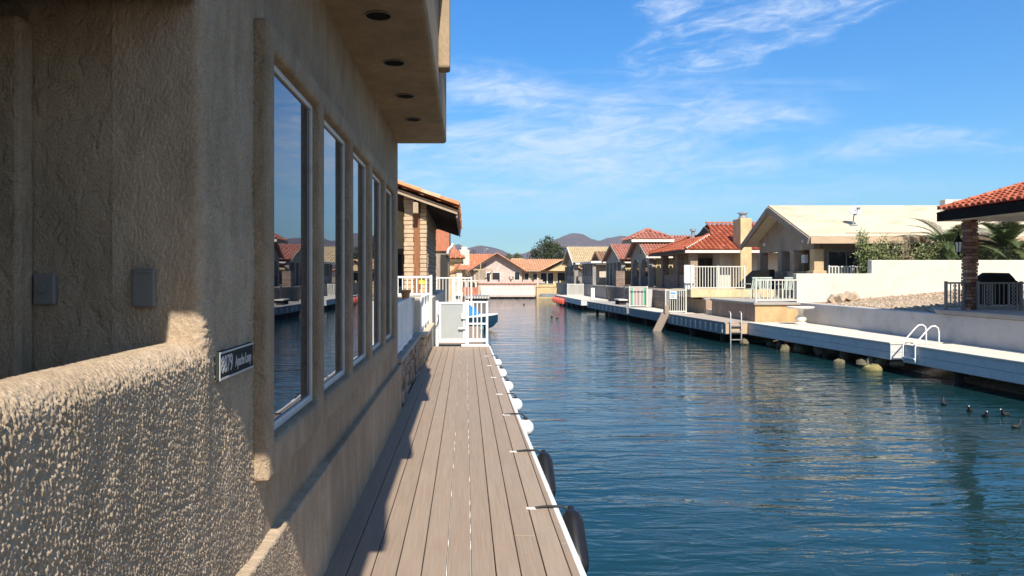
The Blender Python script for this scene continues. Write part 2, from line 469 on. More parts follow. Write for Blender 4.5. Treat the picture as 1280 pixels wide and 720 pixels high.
def tiles(mb, O, U, V, L, S, poly=None, tw=.28, tl=.4, seed=1, jit=.012):
    """barrel tiles over the roof plane O + u*U + v*V (U along the eave, V up the slope), plus the pan sheet below"""
    rnd = random.Random(seed)
    O = Vector(O); U = Vector(U).normalized(); V = Vector(V).normalized(); Nn = U.cross(V)
    if Nn.z < 0: Nn = -Nn
    pl = poly or [(0, 0), (L, 0), (L, S), (0, S)]
    mb.add([O + U * a + V * b + Nn * .004 for a, b in pl], [tuple(range(len(pl)))], .2)
    mb.add([O + U * a + V * b - Nn * .045 for a, b in pl], [tuple(range(len(pl)))[::-1]], .2)
    nu = max(1, int(round(L / tw))); du = L / nu
    nv = max(1, int(round(S / tl))); dv = S / nv
    for i in range(nu):
        for j in range(nv):
            u = (i + .5) * du; v = (j + .5) * dv
            if poly and not inpoly(u, v, poly): continue
            r = du * .40; t = min(1, max(0, rnd.gauss(.5, .24)))
            ju = rnd.uniform(-jit, jit)
            vs = []
            for (vv, lift, rr) in ((j * dv - .03 + rnd.uniform(-jit, jit), .035, r), ((j + 1) * dv, .006, r * .86)):
                for k in range(6):
                    a = math.pi * k / 5
                    vs.append(O + U * (u + ju - math.cos(a) * rr) + V * vv + Nn * (lift + math.sin(a) * rr * .8))
            mb.add(vs, [(k, k + 1, 7 + k, 6 + k) for k in range(5)] + [(5, 4, 3, 2, 1, 0)], t)
    return mb

def caps(mb, a, b, r=.11, tl=.38, seed=3):
    """half-round cap tiles along a ridge or hip"""
    rnd = random.Random(seed); a = Vector(a); b = Vector(b); n = max(1, int((b - a).length / tl)); d = (b - a).normalized()
    sd = d.cross(Vector((0, 0, 1))).normalized(); up = sd.cross(d)
    for i in range(n):
        p = a + (b - a) * (i / n); q = a + (b - a) * ((i + 1.08) / n)
        vs = []
        for (c, rr) in ((p, r), (q, r * .85)):
            for k in range(6):
                t = math.pi * k / 5
                vs.append(c - sd * math.cos(t) * rr + up * (math.sin(t) * rr + .01))
        mb.add(vs, [(k, 6 + k, 7 + k, k + 1) for k in range(5)] + [(0, 1, 2, 3, 4, 5)], min(1, max(0, rnd.gauss(.6, .25))))
    return mb

def railing(label, p0, p1, z0, h, mat, sp=.11, posts=2, bw=.022, group=None, cat='railing', name='railing', gap=.06):
    p0 = Vector((p0[0], p0[1], z0)); p1 = Vector((p1[0], p1[1], z0)); d = p1 - p0; Ln = d.length; dn = d.normalized()
    t = thing(name, label, cat, ((p0 + p1) / 2), group)
    up = Vector((0, 0, 1))
    for hh in (h - .025, gap + .02):
        MB().beam(p0 + up * hh, p1 + up * hh, .045, .045).obj('rail', mat, t, bevel=.004)
    for i in range(posts):
        p = p0 + d * (i / (posts - 1))
        MB().beam(p, p + up * (h + .02), .06, .06).obj('post', mat, t, bevel=.005)
    n = int(Ln / sp); mb = MB()
    for i in range(1, n):
        p = p0 + dn * (Ln * i / n)
        mb.beam(p + up * (gap + .04), p + up * (h - .045), bw, bw)
    mb.obj('baluster_panel', mat, t)
    return t

def leaves(mb, pts_fn, n, size, seed, flat=.0, tintfn=None):
    rnd = random.Random(seed)
    for _ in range(n):
        p, tn = pts_fn(rnd)
        p = Vector(p)
        ax = Vector((rnd.gauss(0, 1), rnd.gauss(0, 1), rnd.gauss(0, 1) + .2)).normalized()
        o = ax.orthogonal().normalized(); q = ax.cross(o)
        a = rnd.uniform(0, 6.28); u = o * math.cos(a) + q * math.sin(a); w = ax.cross(u)
        l = size * rnd.uniform(.7, 1.4); b = l * .42
        mb.add([p - u * l / 2, p + w * b / 2, p + u * l / 2 + ax * l * .1, p - w * b / 2], [(0, 1, 2, 3)], min(1, max(0, tn + rnd.gauss(0, .16))))
    return mb

def crown_fn(c, rad, seed, nb=22, hole=.35):
    rnd = random.Random(seed); C = []
    for i in range(nb):
        while True:
            d = Vector((rnd.uniform(-1, 1), rnd.uniform(-1, 1), rnd.uniform(-.9, 1)))
            if .35 < d.length < 1: break
        C.append((Vector((c[0] + d.x * rad[0], c[1] + d.y * rad[1], c[2] + d.z * rad[2])), rnd.uniform(.22, .4) * min(rad), rnd.uniform(.25, .75)))
    def fn(r):
        b = r.choice(C)
        d = Vector((r.gauss(0, 1), r.gauss(0, 1), r.gauss(0, 1))).normalized() * (b[1] * r.uniform(.5, 1.12))
        return b[0] + d, b[2]
    return fn, C

def tree(name, label, base, c, rad, mat, n, size, seed, cat='tree', group=None, trunk_r=.18, nb=22):
    t = thing(name, label, cat, base, group)
    fn, C = crown_fn(c, rad, seed, nb)
    leaves(MB(), fn, n, size, seed).obj('crown', mat, t)
    tm = MB()
    tm.tube([base, (base[0] + .05, base[1], base[2] + (c[2] - base[2]) * .5), (c[0], c[1], c[2])], [trunk_r, trunk_r * .75, trunk_r * .4], 8)
    tm.obj('trunk', M['bark'], t, smooth=True)
    lm = MB()
    for b in C[:14]:
        s_ = Vector(base) * .45 + Vector(c) * .55
        lm.tube([s_, (s_ + b[0]) / 2 + Vector((0, 0, .1)), b[0]], [trunk_r * .4, trunk_r * .25, trunk_r * .1], 5)
    lm.obj('limb', M['bark'], t, smooth=True)
    return t
# ================================================================== camera, sun, sky
cam_d = bpy.data.cameras.new('camera'); cam = bpy.data.objects.new('camera', cam_d); COL.objects.link(cam)
cam.location = (0, 0, 2.4); cam.rotation_euler = (R(90), 0, 0)
cam_d.sensor_width = 36; cam_d.lens = 26.0; cam_d.shift_x = 58 / 1280; cam_d.shift_y = -15 / 1280
cam_d.clip_start = .05; cam_d.clip_end = 30000
scene.camera = cam
SUN = Vector((.10, -.95, 1.0)).normalized()
sd = bpy.data.lights.new('sun', 'SUN'); sun = bpy.data.objects.new('sun', sd); COL.objects.link(sun)
sd.energy = 5.0; sd.angle = R(.53); sd.color = (1, .93, .82)
sun.rotation_euler = SUN.to_track_quat('Z', 'Y').to_euler()

world = bpy.data.worlds.new('World'); scene.world = world; world.use_nodes = True
nt = world.node_tree; N = nt.nodes; L = nt.links; N.clear()
out = N.new('ShaderNodeOutputWorld'); bg = N.new('ShaderNodeBackground'); bg.inputs['Strength'].default_value = .095
L.new(bg.outputs[0], out.inputs['Surface'])
sky = N.new('ShaderNodeTexSky'); sky.sky_type = 'NISHITA'; sky.sun_disc = False
sky.sun_elevation = math.asin(SUN.z); sky.sun_rotation = math.atan2(SUN.x, SUN.y)
sky.altitude = 150; sky.air_density = 1.0; sky.dust_density = .25; sky.ozone_density = 2.2
hs = N.new('ShaderNodeHueSaturation'); hs.inputs['Saturation'].default_value = 1.3; hs.inputs['Hue'].default_value = .5
L.new(sky.outputs[0], hs.inputs['Color'])
# thin cirrus, laid out by direction on the sky (u = east/north, v = height/north), only in the northern half
tc = N.new('ShaderNodeTexCoord'); sp = N.new('ShaderNodeSeparateXYZ'); L.new(tc.outputs['Generated'], sp.inputs[0])
yy = math_(N, L, 'MAXIMUM', sp.outputs[1], .08)
u = math_(N, L, 'DIVIDE', sp.outputs[0], yy); v = math_(N, L, 'DIVIDE', sp.outputs[2], yy)
def uvvec(su, sv, tilt, ou=0, ov=0):
    ct, st = math.cos(tilt), math.sin(tilt)
    a = math_(N, L, 'ADD', math_(N, L, 'MULTIPLY', u, ct * su), math_(N, L, 'MULTIPLY', v, st * su))
    b = math_(N, L, 'ADD', math_(N, L, 'MULTIPLY', u, -st * sv), math_(N, L, 'MULTIPLY', v, ct * sv))
    c = N.new('ShaderNodeCombineXYZ'); L.new(math_(N, L, 'ADD', a, ou), c.inputs[0]); L.new(math_(N, L, 'ADD', b, ov), c.inputs[1])
    return c.outputs[0]
def blob(px, py, w, h, tilt):
    u0 = (px - 582) / 924; v0 = (345 - py) / 924; w /= 924; h /= 924
    ct, st = math.cos(tilt), math.sin(tilt)
    du = math_(N, L, 'SUBTRACT', u, u0); dv = math_(N, L, 'SUBTRACT', v, v0)
    a = math_(N, L, 'ADD', math_(N, L, 'MULTIPLY', du, ct / w), math_(N, L, 'MULTIPLY', dv, st / w))
    b = math_(N, L, 'ADD', math_(N, L, 'MULTIPLY', du, -st / h), math_(N, L, 'MULTIPLY', dv, ct / h))
    d = math_(N, L, 'ADD', math_(N, L, 'MULTIPLY', a, a), math_(N, L, 'MULTIPLY', b, b))
    e = math_(N, L, 'SUBTRACT', 1.0, d, True)
    return e
def addall(xs):
    r = xs[0]
    for x in xs[1:]: r = math_(N, L, 'ADD', r, x)
    return r
def sstep(x, a, b):
    m = N.new('ShaderNodeMapRange'); m.interpolation_type = 'SMOOTHSTEP'; m.inputs[1].default_value = a; m.inputs[2].default_value = b
    L.new(x, m.inputs[0]); return m.outputs[0]
nD = noise(N, L, uvvec(2.0, 26, R(2), 7.7, 2.9), 1.0, 9, .6, .5)
nA = noise(N, L, uvvec(5, 17, R(16)), 1.0, 9, .62, .9)
nB = noise(N, L, uvvec(3.2, 17, R(-3), 3.1, 1.7), 1.0, 9, .62, .6)
nC = noise(N, L, uvvec(13, 46, R(8), 1.3, 5.2), 1.0, 8, .65, 1.2)
mA = math_(N, L, 'MULTIPLY', addall([blob(970, 22, 250, 62, R(17)), math_(N, L, 'MULTIPLY', blob(830, 8, 60, 25, R(20)), .7)]), 1.0)
mB = addall([math_(N, L, 'MULTIPLY', blob(650, 125, 190, 62, R(-14)), .95), math_(N, L, 'MULTIPLY', blob(900, 140, 190, 62, R(4)), .8), blob(720, 205, 300, 46, R(-2)),
             math_(N, L, 'MULTIPLY', blob(1080, 186, 210, 30, R(8)), .8), math_(N, L, 'MULTIPLY', blob(1240, 190, 70, 14, R(4)), .45),
             math_(N, L, 'MULTIPLY', blob(760, 262, 420, 30, 0), .4), math_(N, L, 'MULTIPLY', blob(300, 190, 260, 120, 0), .7)])
mx = lambda a, k: math_(N, L, 'MULTIPLY', a, k)
mA = mA
dA = math_(N, L, 'MULTIPLY', sstep(addall([mx(nA, .65), mx(nC, .45), mx(mA, .34)]), .66, 1.0), sstep(mA, 0, .35))
dB = math_(N, L, 'MULTIPLY', sstep(addall([mx(nB, .75), mx(nC, .28), mx(mB, .34)]), .58, .98), sstep(mB, 0, .4))
mD = addall([blob(700, 215, 620, 85, R(-1)), mx(blob(760, 130, 420, 60, R(3)), .6)])
dD = math_(N, L, 'MULTIPLY', sstep(addall([mx(nD, .8), mx(nC, .2), mx(mD, .22)]), .52, .95), sstep(mD, 0, .5))
fine = sstep(addall([mx(nC, .6), mx(noise(N, L, uvvec(24, 90, R(10), 4.4, 1.2), 1.0, 6, .7, 1.5), .4)]), .30, .66)
dens = mx(math_(N, L, 'MULTIPLY', math_(N, L, 'MAXIMUM', math_(N, L, 'MAXIMUM', mx(dA, .85), mx(dB, .85)), mx(dD, .9)), math_(N, L, 'ADD', mx(fine, .65), .35)), .8)
dens = math_(N, L, 'MULTIPLY', dens, sstep(sp.outputs[1], .1, .3), True)
lum = N.new('ShaderNodeRGB'); lum.outputs[0].default_value = (6.6, 7.3, 8.2, 1)
zr = ramp(N, L, sp.outputs[2], [(0.0, (.56, .90, 1.02)), (.12, (.58, .97, 1.12)), (.4, (.50, 1.08, 1.36)), (1.0, (.7, 1.05, 1.25))])
zr = mixc(N, L, sstep(sp.outputs[1], -.35, .25), (1.08, 1.0, .92), zr)      # the sunward half of the sky is paler
sk2 = mixc(N, L, 1.0, hs.outputs[0], zr, 'MULTIPLY')
L.new(mixc(N, L, dens, sk2, lum.outputs[0]), bg.inputs['Color'])

scene.view_settings.view_transform = 'Standard'; scene.view_settings.look = 'None'
scene.view_settings.exposure = 0.63; scene.view_settings.gamma = 1
scene.cycles.use_denoising = True
scene.cycles.max_bounces = 6; scene.cycles.sample_clamp_indirect = 6
scene.cycles.caustics_reflective = False; scene.cycles.caustics_refractive = False

# ================================================================== ground, water, hills
def canal_edges(y):
    """left and right land edge of the canal at y"""
    return (-1.0, 12.2 if y < 33 else 11.0)
mb = MB()
# land left, right and beyond, with the canal basin cut out (one connected sheet)
xsL = [-6000, -40, -6, -1.0]; basin = [(-.95, -1.6), (9.2, -1.6), (10.4, -.3), (12.1, .3)]; xsR = [12.34, 40, 6000]
cols_ = [(x, .62) for x in xsL] + basin + [(x, 1.2) for x in xsR]
rows = [-6000, -90, -89, 0, 20, 40, 60, 74, 81.5, 82.3, 140, 6000]
vs = []
for y in rows:
    for i, (x, z) in enumerate(cols_):
        isb = 4 <= i <= 7
        if isb and (y < -89.5 or y > 82): z = 1.0
        if isb and y == 81.5: z = min(z, -.2)
        if i >= 8 and y > 80: z = 1.1
        if i < 4 and 66 < y < 82 and i == 3: z = .5
        vs.append((x, y, z))
nc = len(cols_)
fs = [(r * nc + i, r * nc + i + 1, (r + 1) * nc + i + 1, (r + 1) * nc + i) for r in range(len(rows) - 1) for i in range(nc - 1)]
g = MB().add(vs, fs).obj('ground', M['ground'], kind='structure')
wmb = MB(); wmb.add([(-3, -92, 0), (14, -92, 0), (14, 83, 0), (-3, 83, 0)], [(0, 1, 2, 3)])
wmb.obj('water', M['water'], kind='structure')

def fbm1(x, seed, octs=6, f0=1.0):
    r = random.Random(seed); s = 0; a = 1
    for o in range(octs):
        k = [r.uniform(0, 6.28) for _ in range(3)]
        s += a * (math.sin(x * f0 + k[0]) + .6 * math.sin(x * f0 * 1.37 + k[1]) * math.sin(x * f0 * .61 + k[2])); a *= .5; f0 *= 2.03
    return s
def ridge(name, prof, Y, depth, seed, rough, nx=700, ny=26):
    """a mountain range: skyline heights along x, falling towards the viewer with spurs"""
    xs = np.linspace(prof[0][0], prof[-1][0], nx); hh = np.interp(xs, [p[0] for p in prof], [p[1] for p in prof])
    vs = []
    for j in range(ny):
        t = j / (ny - 1)
        for i, x in enumerate(xs):
            sp_ = fbm1(x * .012 + t * 1.5, seed, 5) * rough * (1 - abs(2 * t - 1.1) * .6) + (abs(fbm1(x * .028 + t * 2.2, seed + 7, 4)) - 1) * rough * .9 + fbm1(x * .11 + t * 9, seed + 5, 3) * rough * .22
            k = (1 - t) ** 1.25
            z = hh[i] * k + sp_ * k * (1.0 if j else .5) - 2 * t
            y = Y - depth * t + fbm1(x * .009 + 9, seed + 3, 4) * 40 * math.sin(math.pi * t)
            vs.append((x, y, max(z, -2)))
    for i, x in enumerate(xs): vs.append((x, Y + depth, -2))
    m_ = MB()
    fs = [(j * nx + i, (j + 1) * nx + i, (j + 1) * nx + i + 1, j * nx + i + 1) for j in range(ny - 1) for i in range(nx - 1)]
    fs += [(i, i + 1, ny * nx + i + 1, ny * nx + i) for i in range(nx - 1)]
    m_.add(vs, fs)
    return m_.obj(name, M['hill'], kind='structure', smooth='all')
def prof(Y, pts): return [((px - 582) / 924 * Y, 2.4 + (345 - py) / 924 * Y) for px, py in pts]
ridge('hills', prof(3200, [(-500, 318), (100, 306), (420, 312), (520, 318), (560, 312), (573, 304), (582, 311), (600, 306), (622, 310), (640, 318), (655, 317), (668, 311), (690, 302), (702, 296), (714, 292), (728, 292), (737, 297), (748, 301), (760, 297), (775, 294), (800, 298), (830, 296), (900, 306), (1000, 300), (1150, 310), (1400, 300), (1900, 318)]), 3200, 900, 11, 5)
ridge('foothills', prof(1700, [(-300, 330), (450, 322), (540, 326), (566, 318), (590, 321), (612, 316), (635, 320), (652, 327), (668, 331), (690, 327), (720, 324), (760, 326), (850, 322), (1100, 328), (1700, 326)]), 1700, 420, 29, 2.2)

# ================================================================== near stucco house on the left
XW = -.83
house = thing('stucco_house', 'sand coloured stucco house wall beside the walkway with five tall windows and overhanging upper floor', 'house', (-2, 4, .7))

def bandnoise(ny, nz, cell, ly, lz, seed):
    r = np.random.RandomState(seed).randn(nz, ny)
    F = np.fft.rfft2(r)
    fz = np.fft.fftfreq(nz, cell)[:, None]; fy = np.fft.rfftfreq(ny, cell)[None, :]
    k = np.sqrt((fy * ly) ** 2 + (fz * lz) ** 2)
    F *= np.exp(-((k - 1) ** 2) / .5)
    a = np.fft.irfft2(F, s=(nz, ny)); return a / a.std()
CELL = .0030
NY, NZ = 1024, 1024
Na = bandnoise(NY, NZ, CELL, .0125, .034, 1); Nb = bandnoise(NY, NZ, CELL, .0075, .012, 2); Nc = bandnoise(NY, NZ, CELL, .25, .5, 3)
RELIEF = (np.tanh(Na * 2.0 + .6 * Nc) * .5 + Nb * .26 + Nc * .2)
def relief(y, z):
    i = int(round((y - .2) / CELL)) % NY; j = int(round(z / CELL)) % NZ
    return RELIEF[j, i]
AMP = .0050
def extrude_profile(name, path, y0, y1, amp, parent, mat, endfade=0):
    """path: list of (x, z, nx, nz) outline in the XZ plane, swept along Y with stucco relief along the normal"""
    s = [0]
    for a, b in zip(path, path[1:]): s.append(s[-1] + math.hypot(b[0] - a[0], b[1] - a[1]))
    ny = int((y1 - y0) / CELL); vs = []
    for i in range(ny + 1):
        y = y0 + (y1 - y0) * i / ny
        fd = 0
        if endfade and y > y1 - endfade: fd = (y - (y1 - endfade)) / endfade * .012
        for (x, z, nx, nz), ss in zip(path, s):
            k = amp * (.3 + .7 * max(0, min(1, nx)) ** 2)
            d = relief(y, ss + .3) * k - fd
            vs.append((x + nx * d, y, z + nz * d))
    n = len(path)
    fs = [(i * n + k, (i + 1) * n + k, (i + 1) * n + k + 1, i * n + k + 1) for i in range(ny) for k in range(n - 1)]
    m_ = MB(); m_.add(vs, fs)
    return m_.obj(name, mat, parent, smooth='all')
def line(a, b, n, step=CELL):
    k = max(1, int(math.hypot(b[0] - a[0], b[1] - a[1]) / step))
    return [(a[0] + (b[0] - a[0]) * i / k, a[1] + (b[1] - a[1]) * i / k, n[0], n[1]) for i in range(k + 1)]
def arc(cx, cz, r, a0, a1, step=CELL):
    k = max(3, int(abs(a1 - a0) * r / step)); o = []
    for i in range(k + 1):
        a = a0 + (a1 - a0) * i / k; o.append((cx + r * math.cos(a), cz + r * math.sin(a), math.cos(a), math.sin(a)))
    return o
# porch parapet with a rounded top
rr = .075; zt = 2.19
path = line((XW, .72), (XW, zt - rr), (1, 0)) + arc(XW - rr, zt - rr, rr, 0, math.pi / 2)[1:] + arc(XW - .11, zt - rr, rr, math.pi / 2, math.pi)[1:] + line((XW - .11 - rr, zt - rr), (XW - .11 - rr, 1.5), (-1, 0), .03)[1:]
extrude_profile('parapet', path, .95, 2.43, AMP, house, M['stucco_relief'], .05)
# wall corner and first stretch of the facade (plan outline swept in z)
def sweep_plan(name, plan, z0, z1, amp, parent, mat):
    s = [0]
    for a, b in zip(plan, plan[1:]): s.append(s[-1] + math.hypot(b[0] - a[0], b[1] - a[1]))
    s0 = 2.345 - s[min(range(len(plan)), key=lambda i: abs(plan[i][2] - .7) + abs(plan[i][3] + .7))]
    nz = int((z1 - z0) / CELL / 1.3); vs = []
    for j in range(nz + 1):
        z = z0 + (z1 - z0) * j / nz
        for (x, y, nx, ny), ss in zip(plan, s):
            d = relief(y if nx > .9 else s0 + ss, z - .72 + .3) * amp * (.3 + .7 * max(0, nx))
            vs.append((x + nx * d, y + ny * d, z))
    n = len(plan)
    fs = [(j * n + k, j * n + k + 1, (j + 1) * n + k + 1, (j + 1) * n + k) for j in range(nz) for k in range(n - 1)]
    m_ = MB(); m_.add(vs, fs)
    return m_.obj(name, mat, parent, smooth='all')
rc = .035
plan = line((-1.12, 2.345), (XW - .003 - rc, 2.345), (0, -1)) + [(XW - .003 - rc + rc * math.sin(a), 2.345 + rc - rc * math.cos(a), math.sin(a), -math.cos(a)) for a in [math.pi / 2 * i / 8 for i in range(1, 9)]] + line((XW - .003, 2.345 + rc), (XW - .003, 3.06), (1, 0))[1:]
sweep_plan('wall', plan, 1.2, 3.98, AMP, house, M['stucco_relief'])
path = line((-.87, 1.318), (-.79, 1.312), (0, 1)) + line((-.785, 1.305), (-.785, .72), (1, 0))
extrude_profile('plinth', path, 2.2, 4.3, AMP * .8, house, M['stucco_relief'])
MB().box(-.9, -.787, 4.302, 9.1, .7, 1.312).obj('plinth', M['stucco'], house, bevel=.012)
# main wall body, back wall of porch
MB().box(-4, XW - .006, 3.0, 9.13, .7, 4.1).obj('wall', M['stucco'], house, bevel=.02)
MB().box(-4, -1.10, 2.346, 3.0, .7, 4.1).obj('wall', M['stucco'], house)
MB().box(-4, -1.365, 2.26, 2.344, .7, 3.2).obj('door_surround', M['stucco'], house, bevel=.015)
MB().box(-4, -.838, -4.5, 2.33, 3.262, 4.0).obj('porch_ceiling', M['stucco_soffit'], house, bevel=.02)  # carried on unseen behind the camera to darken the porch
MB().box(-4, -3.9, -4.5, 2.25, .7, 3.26).obj('porch_wall', M['stucco'], house)
MB().box(-3.89, -.85, -4.6, -4.45, .7, 3.26).obj('porch_wall', M['stucco'], house)  # unseen end wall, added to keep light out of the porch
MB().box(-3.88, -1.02, -4.4, 2.24, .70, .8).obj('porch_floor', M['concrete'], house)
# window surround with five openings
ys = [2.905]; skip = set()
for i in range(5):
    ys += [3.005 + 1.05 * i, 3.945 + 1.05 * i]; skip.add((1 + 2 * i, 1))
ys.append(8.27)
MB().cells(ys, [1.585, 1.735, 3.31, 3.42], skip, XW - .02, -.772).obj('window_surround', M['stucco'], house, bevel=.022, seg=3)
for i in range(5):
    a = 3.005 + 1.05 * i; b = a + .94
    fr = MB(); w = .027
    fr.cells([a + .003, a + w, b - w, b - .003], [1.738, 1.738 + w * 1.35, 3.307 - w, 3.307], {(1, 1)}, XW - .01, XW + .014)
    f = fr.obj('window', M['vinyl'], house, bevel=.004)
    MB().box(XW - .02, XW + .002, a + w - .006, b - w + .006, 1.738 + w * 1.3, 3.307 - w + .006).obj('pane', M['glass'], f)
# overhanging upper floor with soffit
XS = -.237; ZS = 4.03
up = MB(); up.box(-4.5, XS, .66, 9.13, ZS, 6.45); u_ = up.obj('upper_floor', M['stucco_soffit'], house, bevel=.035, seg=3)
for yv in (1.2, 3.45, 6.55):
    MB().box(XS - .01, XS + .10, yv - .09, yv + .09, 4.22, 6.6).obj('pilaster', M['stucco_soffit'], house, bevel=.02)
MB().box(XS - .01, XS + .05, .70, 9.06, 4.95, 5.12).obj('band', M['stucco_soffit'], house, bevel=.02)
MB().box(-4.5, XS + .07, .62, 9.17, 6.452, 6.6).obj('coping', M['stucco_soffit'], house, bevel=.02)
for yv in (4.62, 5.64, 6.68, 7.68):
    lt = MB(); rings = []
    xc = -.545
    for r_, z in ((.086, ZS - .004), (.086, ZS - .010), (.079, ZS - .010), (.077, ZS - .002)):
        rings.append([(xc + r_ * math.cos(k * math.pi / 14), yv + r_ * math.sin(k * math.pi / 14), z) for k in range(28)])
    lt.loft(rings, False)
    o = lt.obj('recessed_light', M['box_grey'], house)
    MB().lathe((xc, yv, ZS - .0045), [(.079, 0), (.079, .002)], 28).obj('lamp_dark_disc', M['black'], o)  # flat black disc painting the dark inside of the recess
# electrical covers on the porch wall
for (px0, px1, py0, py1) in ((45, 72, 342, 381), (167, 196, 336, 384)):
    D = 2.335; x0 = (px0 - 582) / 924 * D; x1 = (px1 - 582) / 924 * D; z1 = 2.4 - (py0 - 345) / 924 * D; z0 = 2.4 - (py1 - 345) / 924 * D
    cv = MB().box(x0, x1, 2.318, 2.338, z0, z1).obj('outlet_cover', M['box_grey'], house, bevel=.006)
    if px0 == 45:
        MB().tube([((x0 + x1) / 2, 2.318, (z0 + z1) / 2), ((x0 + x1) / 2, 2.306, (z0 + z1) / 2)], .012, 12).obj('knob', M['box_grey'], cv)
    else:
        MB().box(x0 + .01, x1 - .01, 2.312, 2.3175, z1 - .012, z1 - .004).obj('hinge', M['box_grey'], cv)

# street number sign on the wall corner
def text_mesh(body, size, mat, parent, name, loc, rot, extrude=.0012, sx=1.0):
    cu = bpy.data.curves.new(name, 'FONT'); cu.body = body; cu.size = size; cu.extrude = extrude; cu.align_x = 'LEFT'; cu.align_y = 'CENTER'; cu.offset = size * .012
    tmp = bpy.data.objects.new(name + '_tmp', cu); COL.objects.link(tmp)
    bpy.context.view_layer.update()
    me = bpy.data.meshes.new_from_object(tmp.evaluated_get(bpy.context.evaluated_depsgraph_get()))
    bpy.data.objects.remove(tmp)
    me.name = name
    me.transform(Matrix.LocRotScale(Vector(loc), rot, Vector((sx, 1, 1))))
    off = WL[parent.name] if parent else Vector()
    me.transform(Matrix.Translation(-off))
    me.materials.clear(); me.materials.append(mat)
    o = bpy.data.objects.new(name, me); COL.objects.link(o); WL[o.name] = off
    if parent: o.parent = parent
    return o
sg = thing('address_sign', 'dark house number sign with pale lettering at the wall corner above the parapet', 'sign', (XW + .01, 2.65, 2.05))
zc = 2.097
MB().box(XW - .012, XW + .010, 2.462, 2.852, zc - .049, zc + .049).obj('plate', M['sign'], sg, bevel=.003)
bd = MB()
bd.box(XW + .0095, XW + .013, 2.464, 2.850, zc + .041, zc + .0475); bd.box(XW + .0095, XW + .013, 2.464, 2.850, zc - .0475, zc - .041)
bd.box(XW + .0095, XW + .0125, 2.464, 2.468, zc - .0405, zc + .0405)
bd.obj('border', M['sign_text'], sg)
rot = Matrix(((0, 0, 1), (1, 0, 0), (0, 1, 0))).to_euler().to_quaternion()
text_mesh('8879', .082, M['sign_text'], sg, 'lettering', (XW + .0105, 2.480, zc), rot, sx=.74)
text_mesh('Apache Loop', .054, M['sign_text'], sg, 'lettering', (XW + .0105, 2.632, zc - .003), rot, sx=.66)

# ================================================================== composite walkway dock with fenders
dock = thing('floating_dock', 'long grey brown composite deck walkway along the stucco house', 'dock', (0, 9, .7))
pl = MB(); rnd = random.Random(4)
def redge(y): return .665 - max(0, y - 5) * .0095
xk = -.80; W_ = .1385; nb_ = 0
while xk < .66:
    y = -2 - rnd.uniform(0, 2.5)
    last = xk + W_ > .60; row_t = rnd.random()
    while y < 17.35:
        y2 = min(y + (7.3 if nb_ % 3 else 6.1), 17.35)
        ya = max(y, -2)
        if y2 > ya + .05:
            xr0 = xk + W_ if not last else redge(ya) - .004; xr1 = xk + W_ if not last else redge(y2) - .004
            zz = .75 + rnd.uniform(-.0012, .0012)
            a0, b0 = xk + .003, xr0 - .003; b1 = xr1 - .003
            tr_ = row_t + rnd.uniform(-.06, .06)
            pl.hexa([(a0, ya + .001, .722), (b0, ya + .001, .722), (b1, y2 - .001, .722), (a0, y2 - .001, .722), (a0, ya + .001, zz), (b0, ya + .001, zz), (b1, y2 - .001, zz), (a0, y2 - .001, zz)], min(1, max(0, tr_)))
        y = y2
    if last: break
    xk += W_; nb_ += 1
pl.obj('decking', M['deck'], dock, bevel=.0025, seg=1)
MB().hexa([(redge(-2), -2, .5), (redge(-2) + .04, -2, .5), (redge(17.3) + .035, 17.34, .5), (redge(17.3), 17.34, .5), (redge(-2), -2, .756), (redge(-2) + .04, -2, .756), (redge(17.3) + .035, 17.34, .756), (redge(17.3), 17.34, .756)]).obj('edge_trim', M['edge'], dock, bevel=.006)
sub = MB()
sub.box(-.82, .53, -2, 17.3, .3, .70)
sub.obj('frame', M['dock_dark'], dock)
for s_ in (5, 6):                                                # pale strip painting the light that shows through two deck seams in dashes
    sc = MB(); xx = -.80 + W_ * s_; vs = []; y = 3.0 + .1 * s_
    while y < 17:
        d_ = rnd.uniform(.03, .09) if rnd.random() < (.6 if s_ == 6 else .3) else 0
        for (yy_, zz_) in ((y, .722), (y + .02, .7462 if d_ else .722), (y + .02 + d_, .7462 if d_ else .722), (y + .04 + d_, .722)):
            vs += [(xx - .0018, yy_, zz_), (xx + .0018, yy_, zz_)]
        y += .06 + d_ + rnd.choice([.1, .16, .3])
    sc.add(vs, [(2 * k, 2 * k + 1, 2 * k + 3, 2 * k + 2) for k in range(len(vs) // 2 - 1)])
    sc.obj('seam_light_strip', M['edge'], dock)
for yv in (-1, 5, 11, 16.5):
    MB().tube([(.40, yv, -1.5), (.40, yv, .3)], .1, 10).obj('pile', M['dock_dark'], dock)

def strap_fn(y, x, zf, webbing=True):
    """strap over the dock edge"""
    m_ = MB(); pts = [(redge(y) - .17, y, .7585), (redge(y) - .08, y + .01, .766), (redge(y) + .02, y, .768), (redge(y) + .07, y, .74), (x, y, zf)]
    m_.tube(pts, .009, 6); return m_
for k, (yv, lab) in enumerate([(5.24, 'black cylindrical fender nearest to the viewer hanging from the dock edge'), (6.93, 'black cylindrical fender hanging next to the nearest white ball fender')]):
    t = thing('boat_fender', lab, 'fender', (redge(yv) + .13, yv, .2), 'black fenders along the dock edge')
    x = redge(yv) + .085
    pts_ = []; rad_ = []
    for rr_, q in ((.022, -.03), (.026, .0), (.05, .012), (.07, .05), (.076, .11), (.076, .36), (.07, .42), (.055, .458), (.02, .475)):
        pts_.append((x + q * .02, yv - q * .70, .735 - q * .66)); rad_.append(rr_)
    MB().tube(pts_, rad_, 20).obj('body', M['black_rubber'], t, smooth=True)
    strap_fn(yv, x, .71).obj('strap', M['strap'], t, smooth=True)
    MB().box(redge(yv) - .235, redge(yv) - .165, yv - .018, yv + .018, .752, .757).obj('anchor_plate', M['edge'], t)
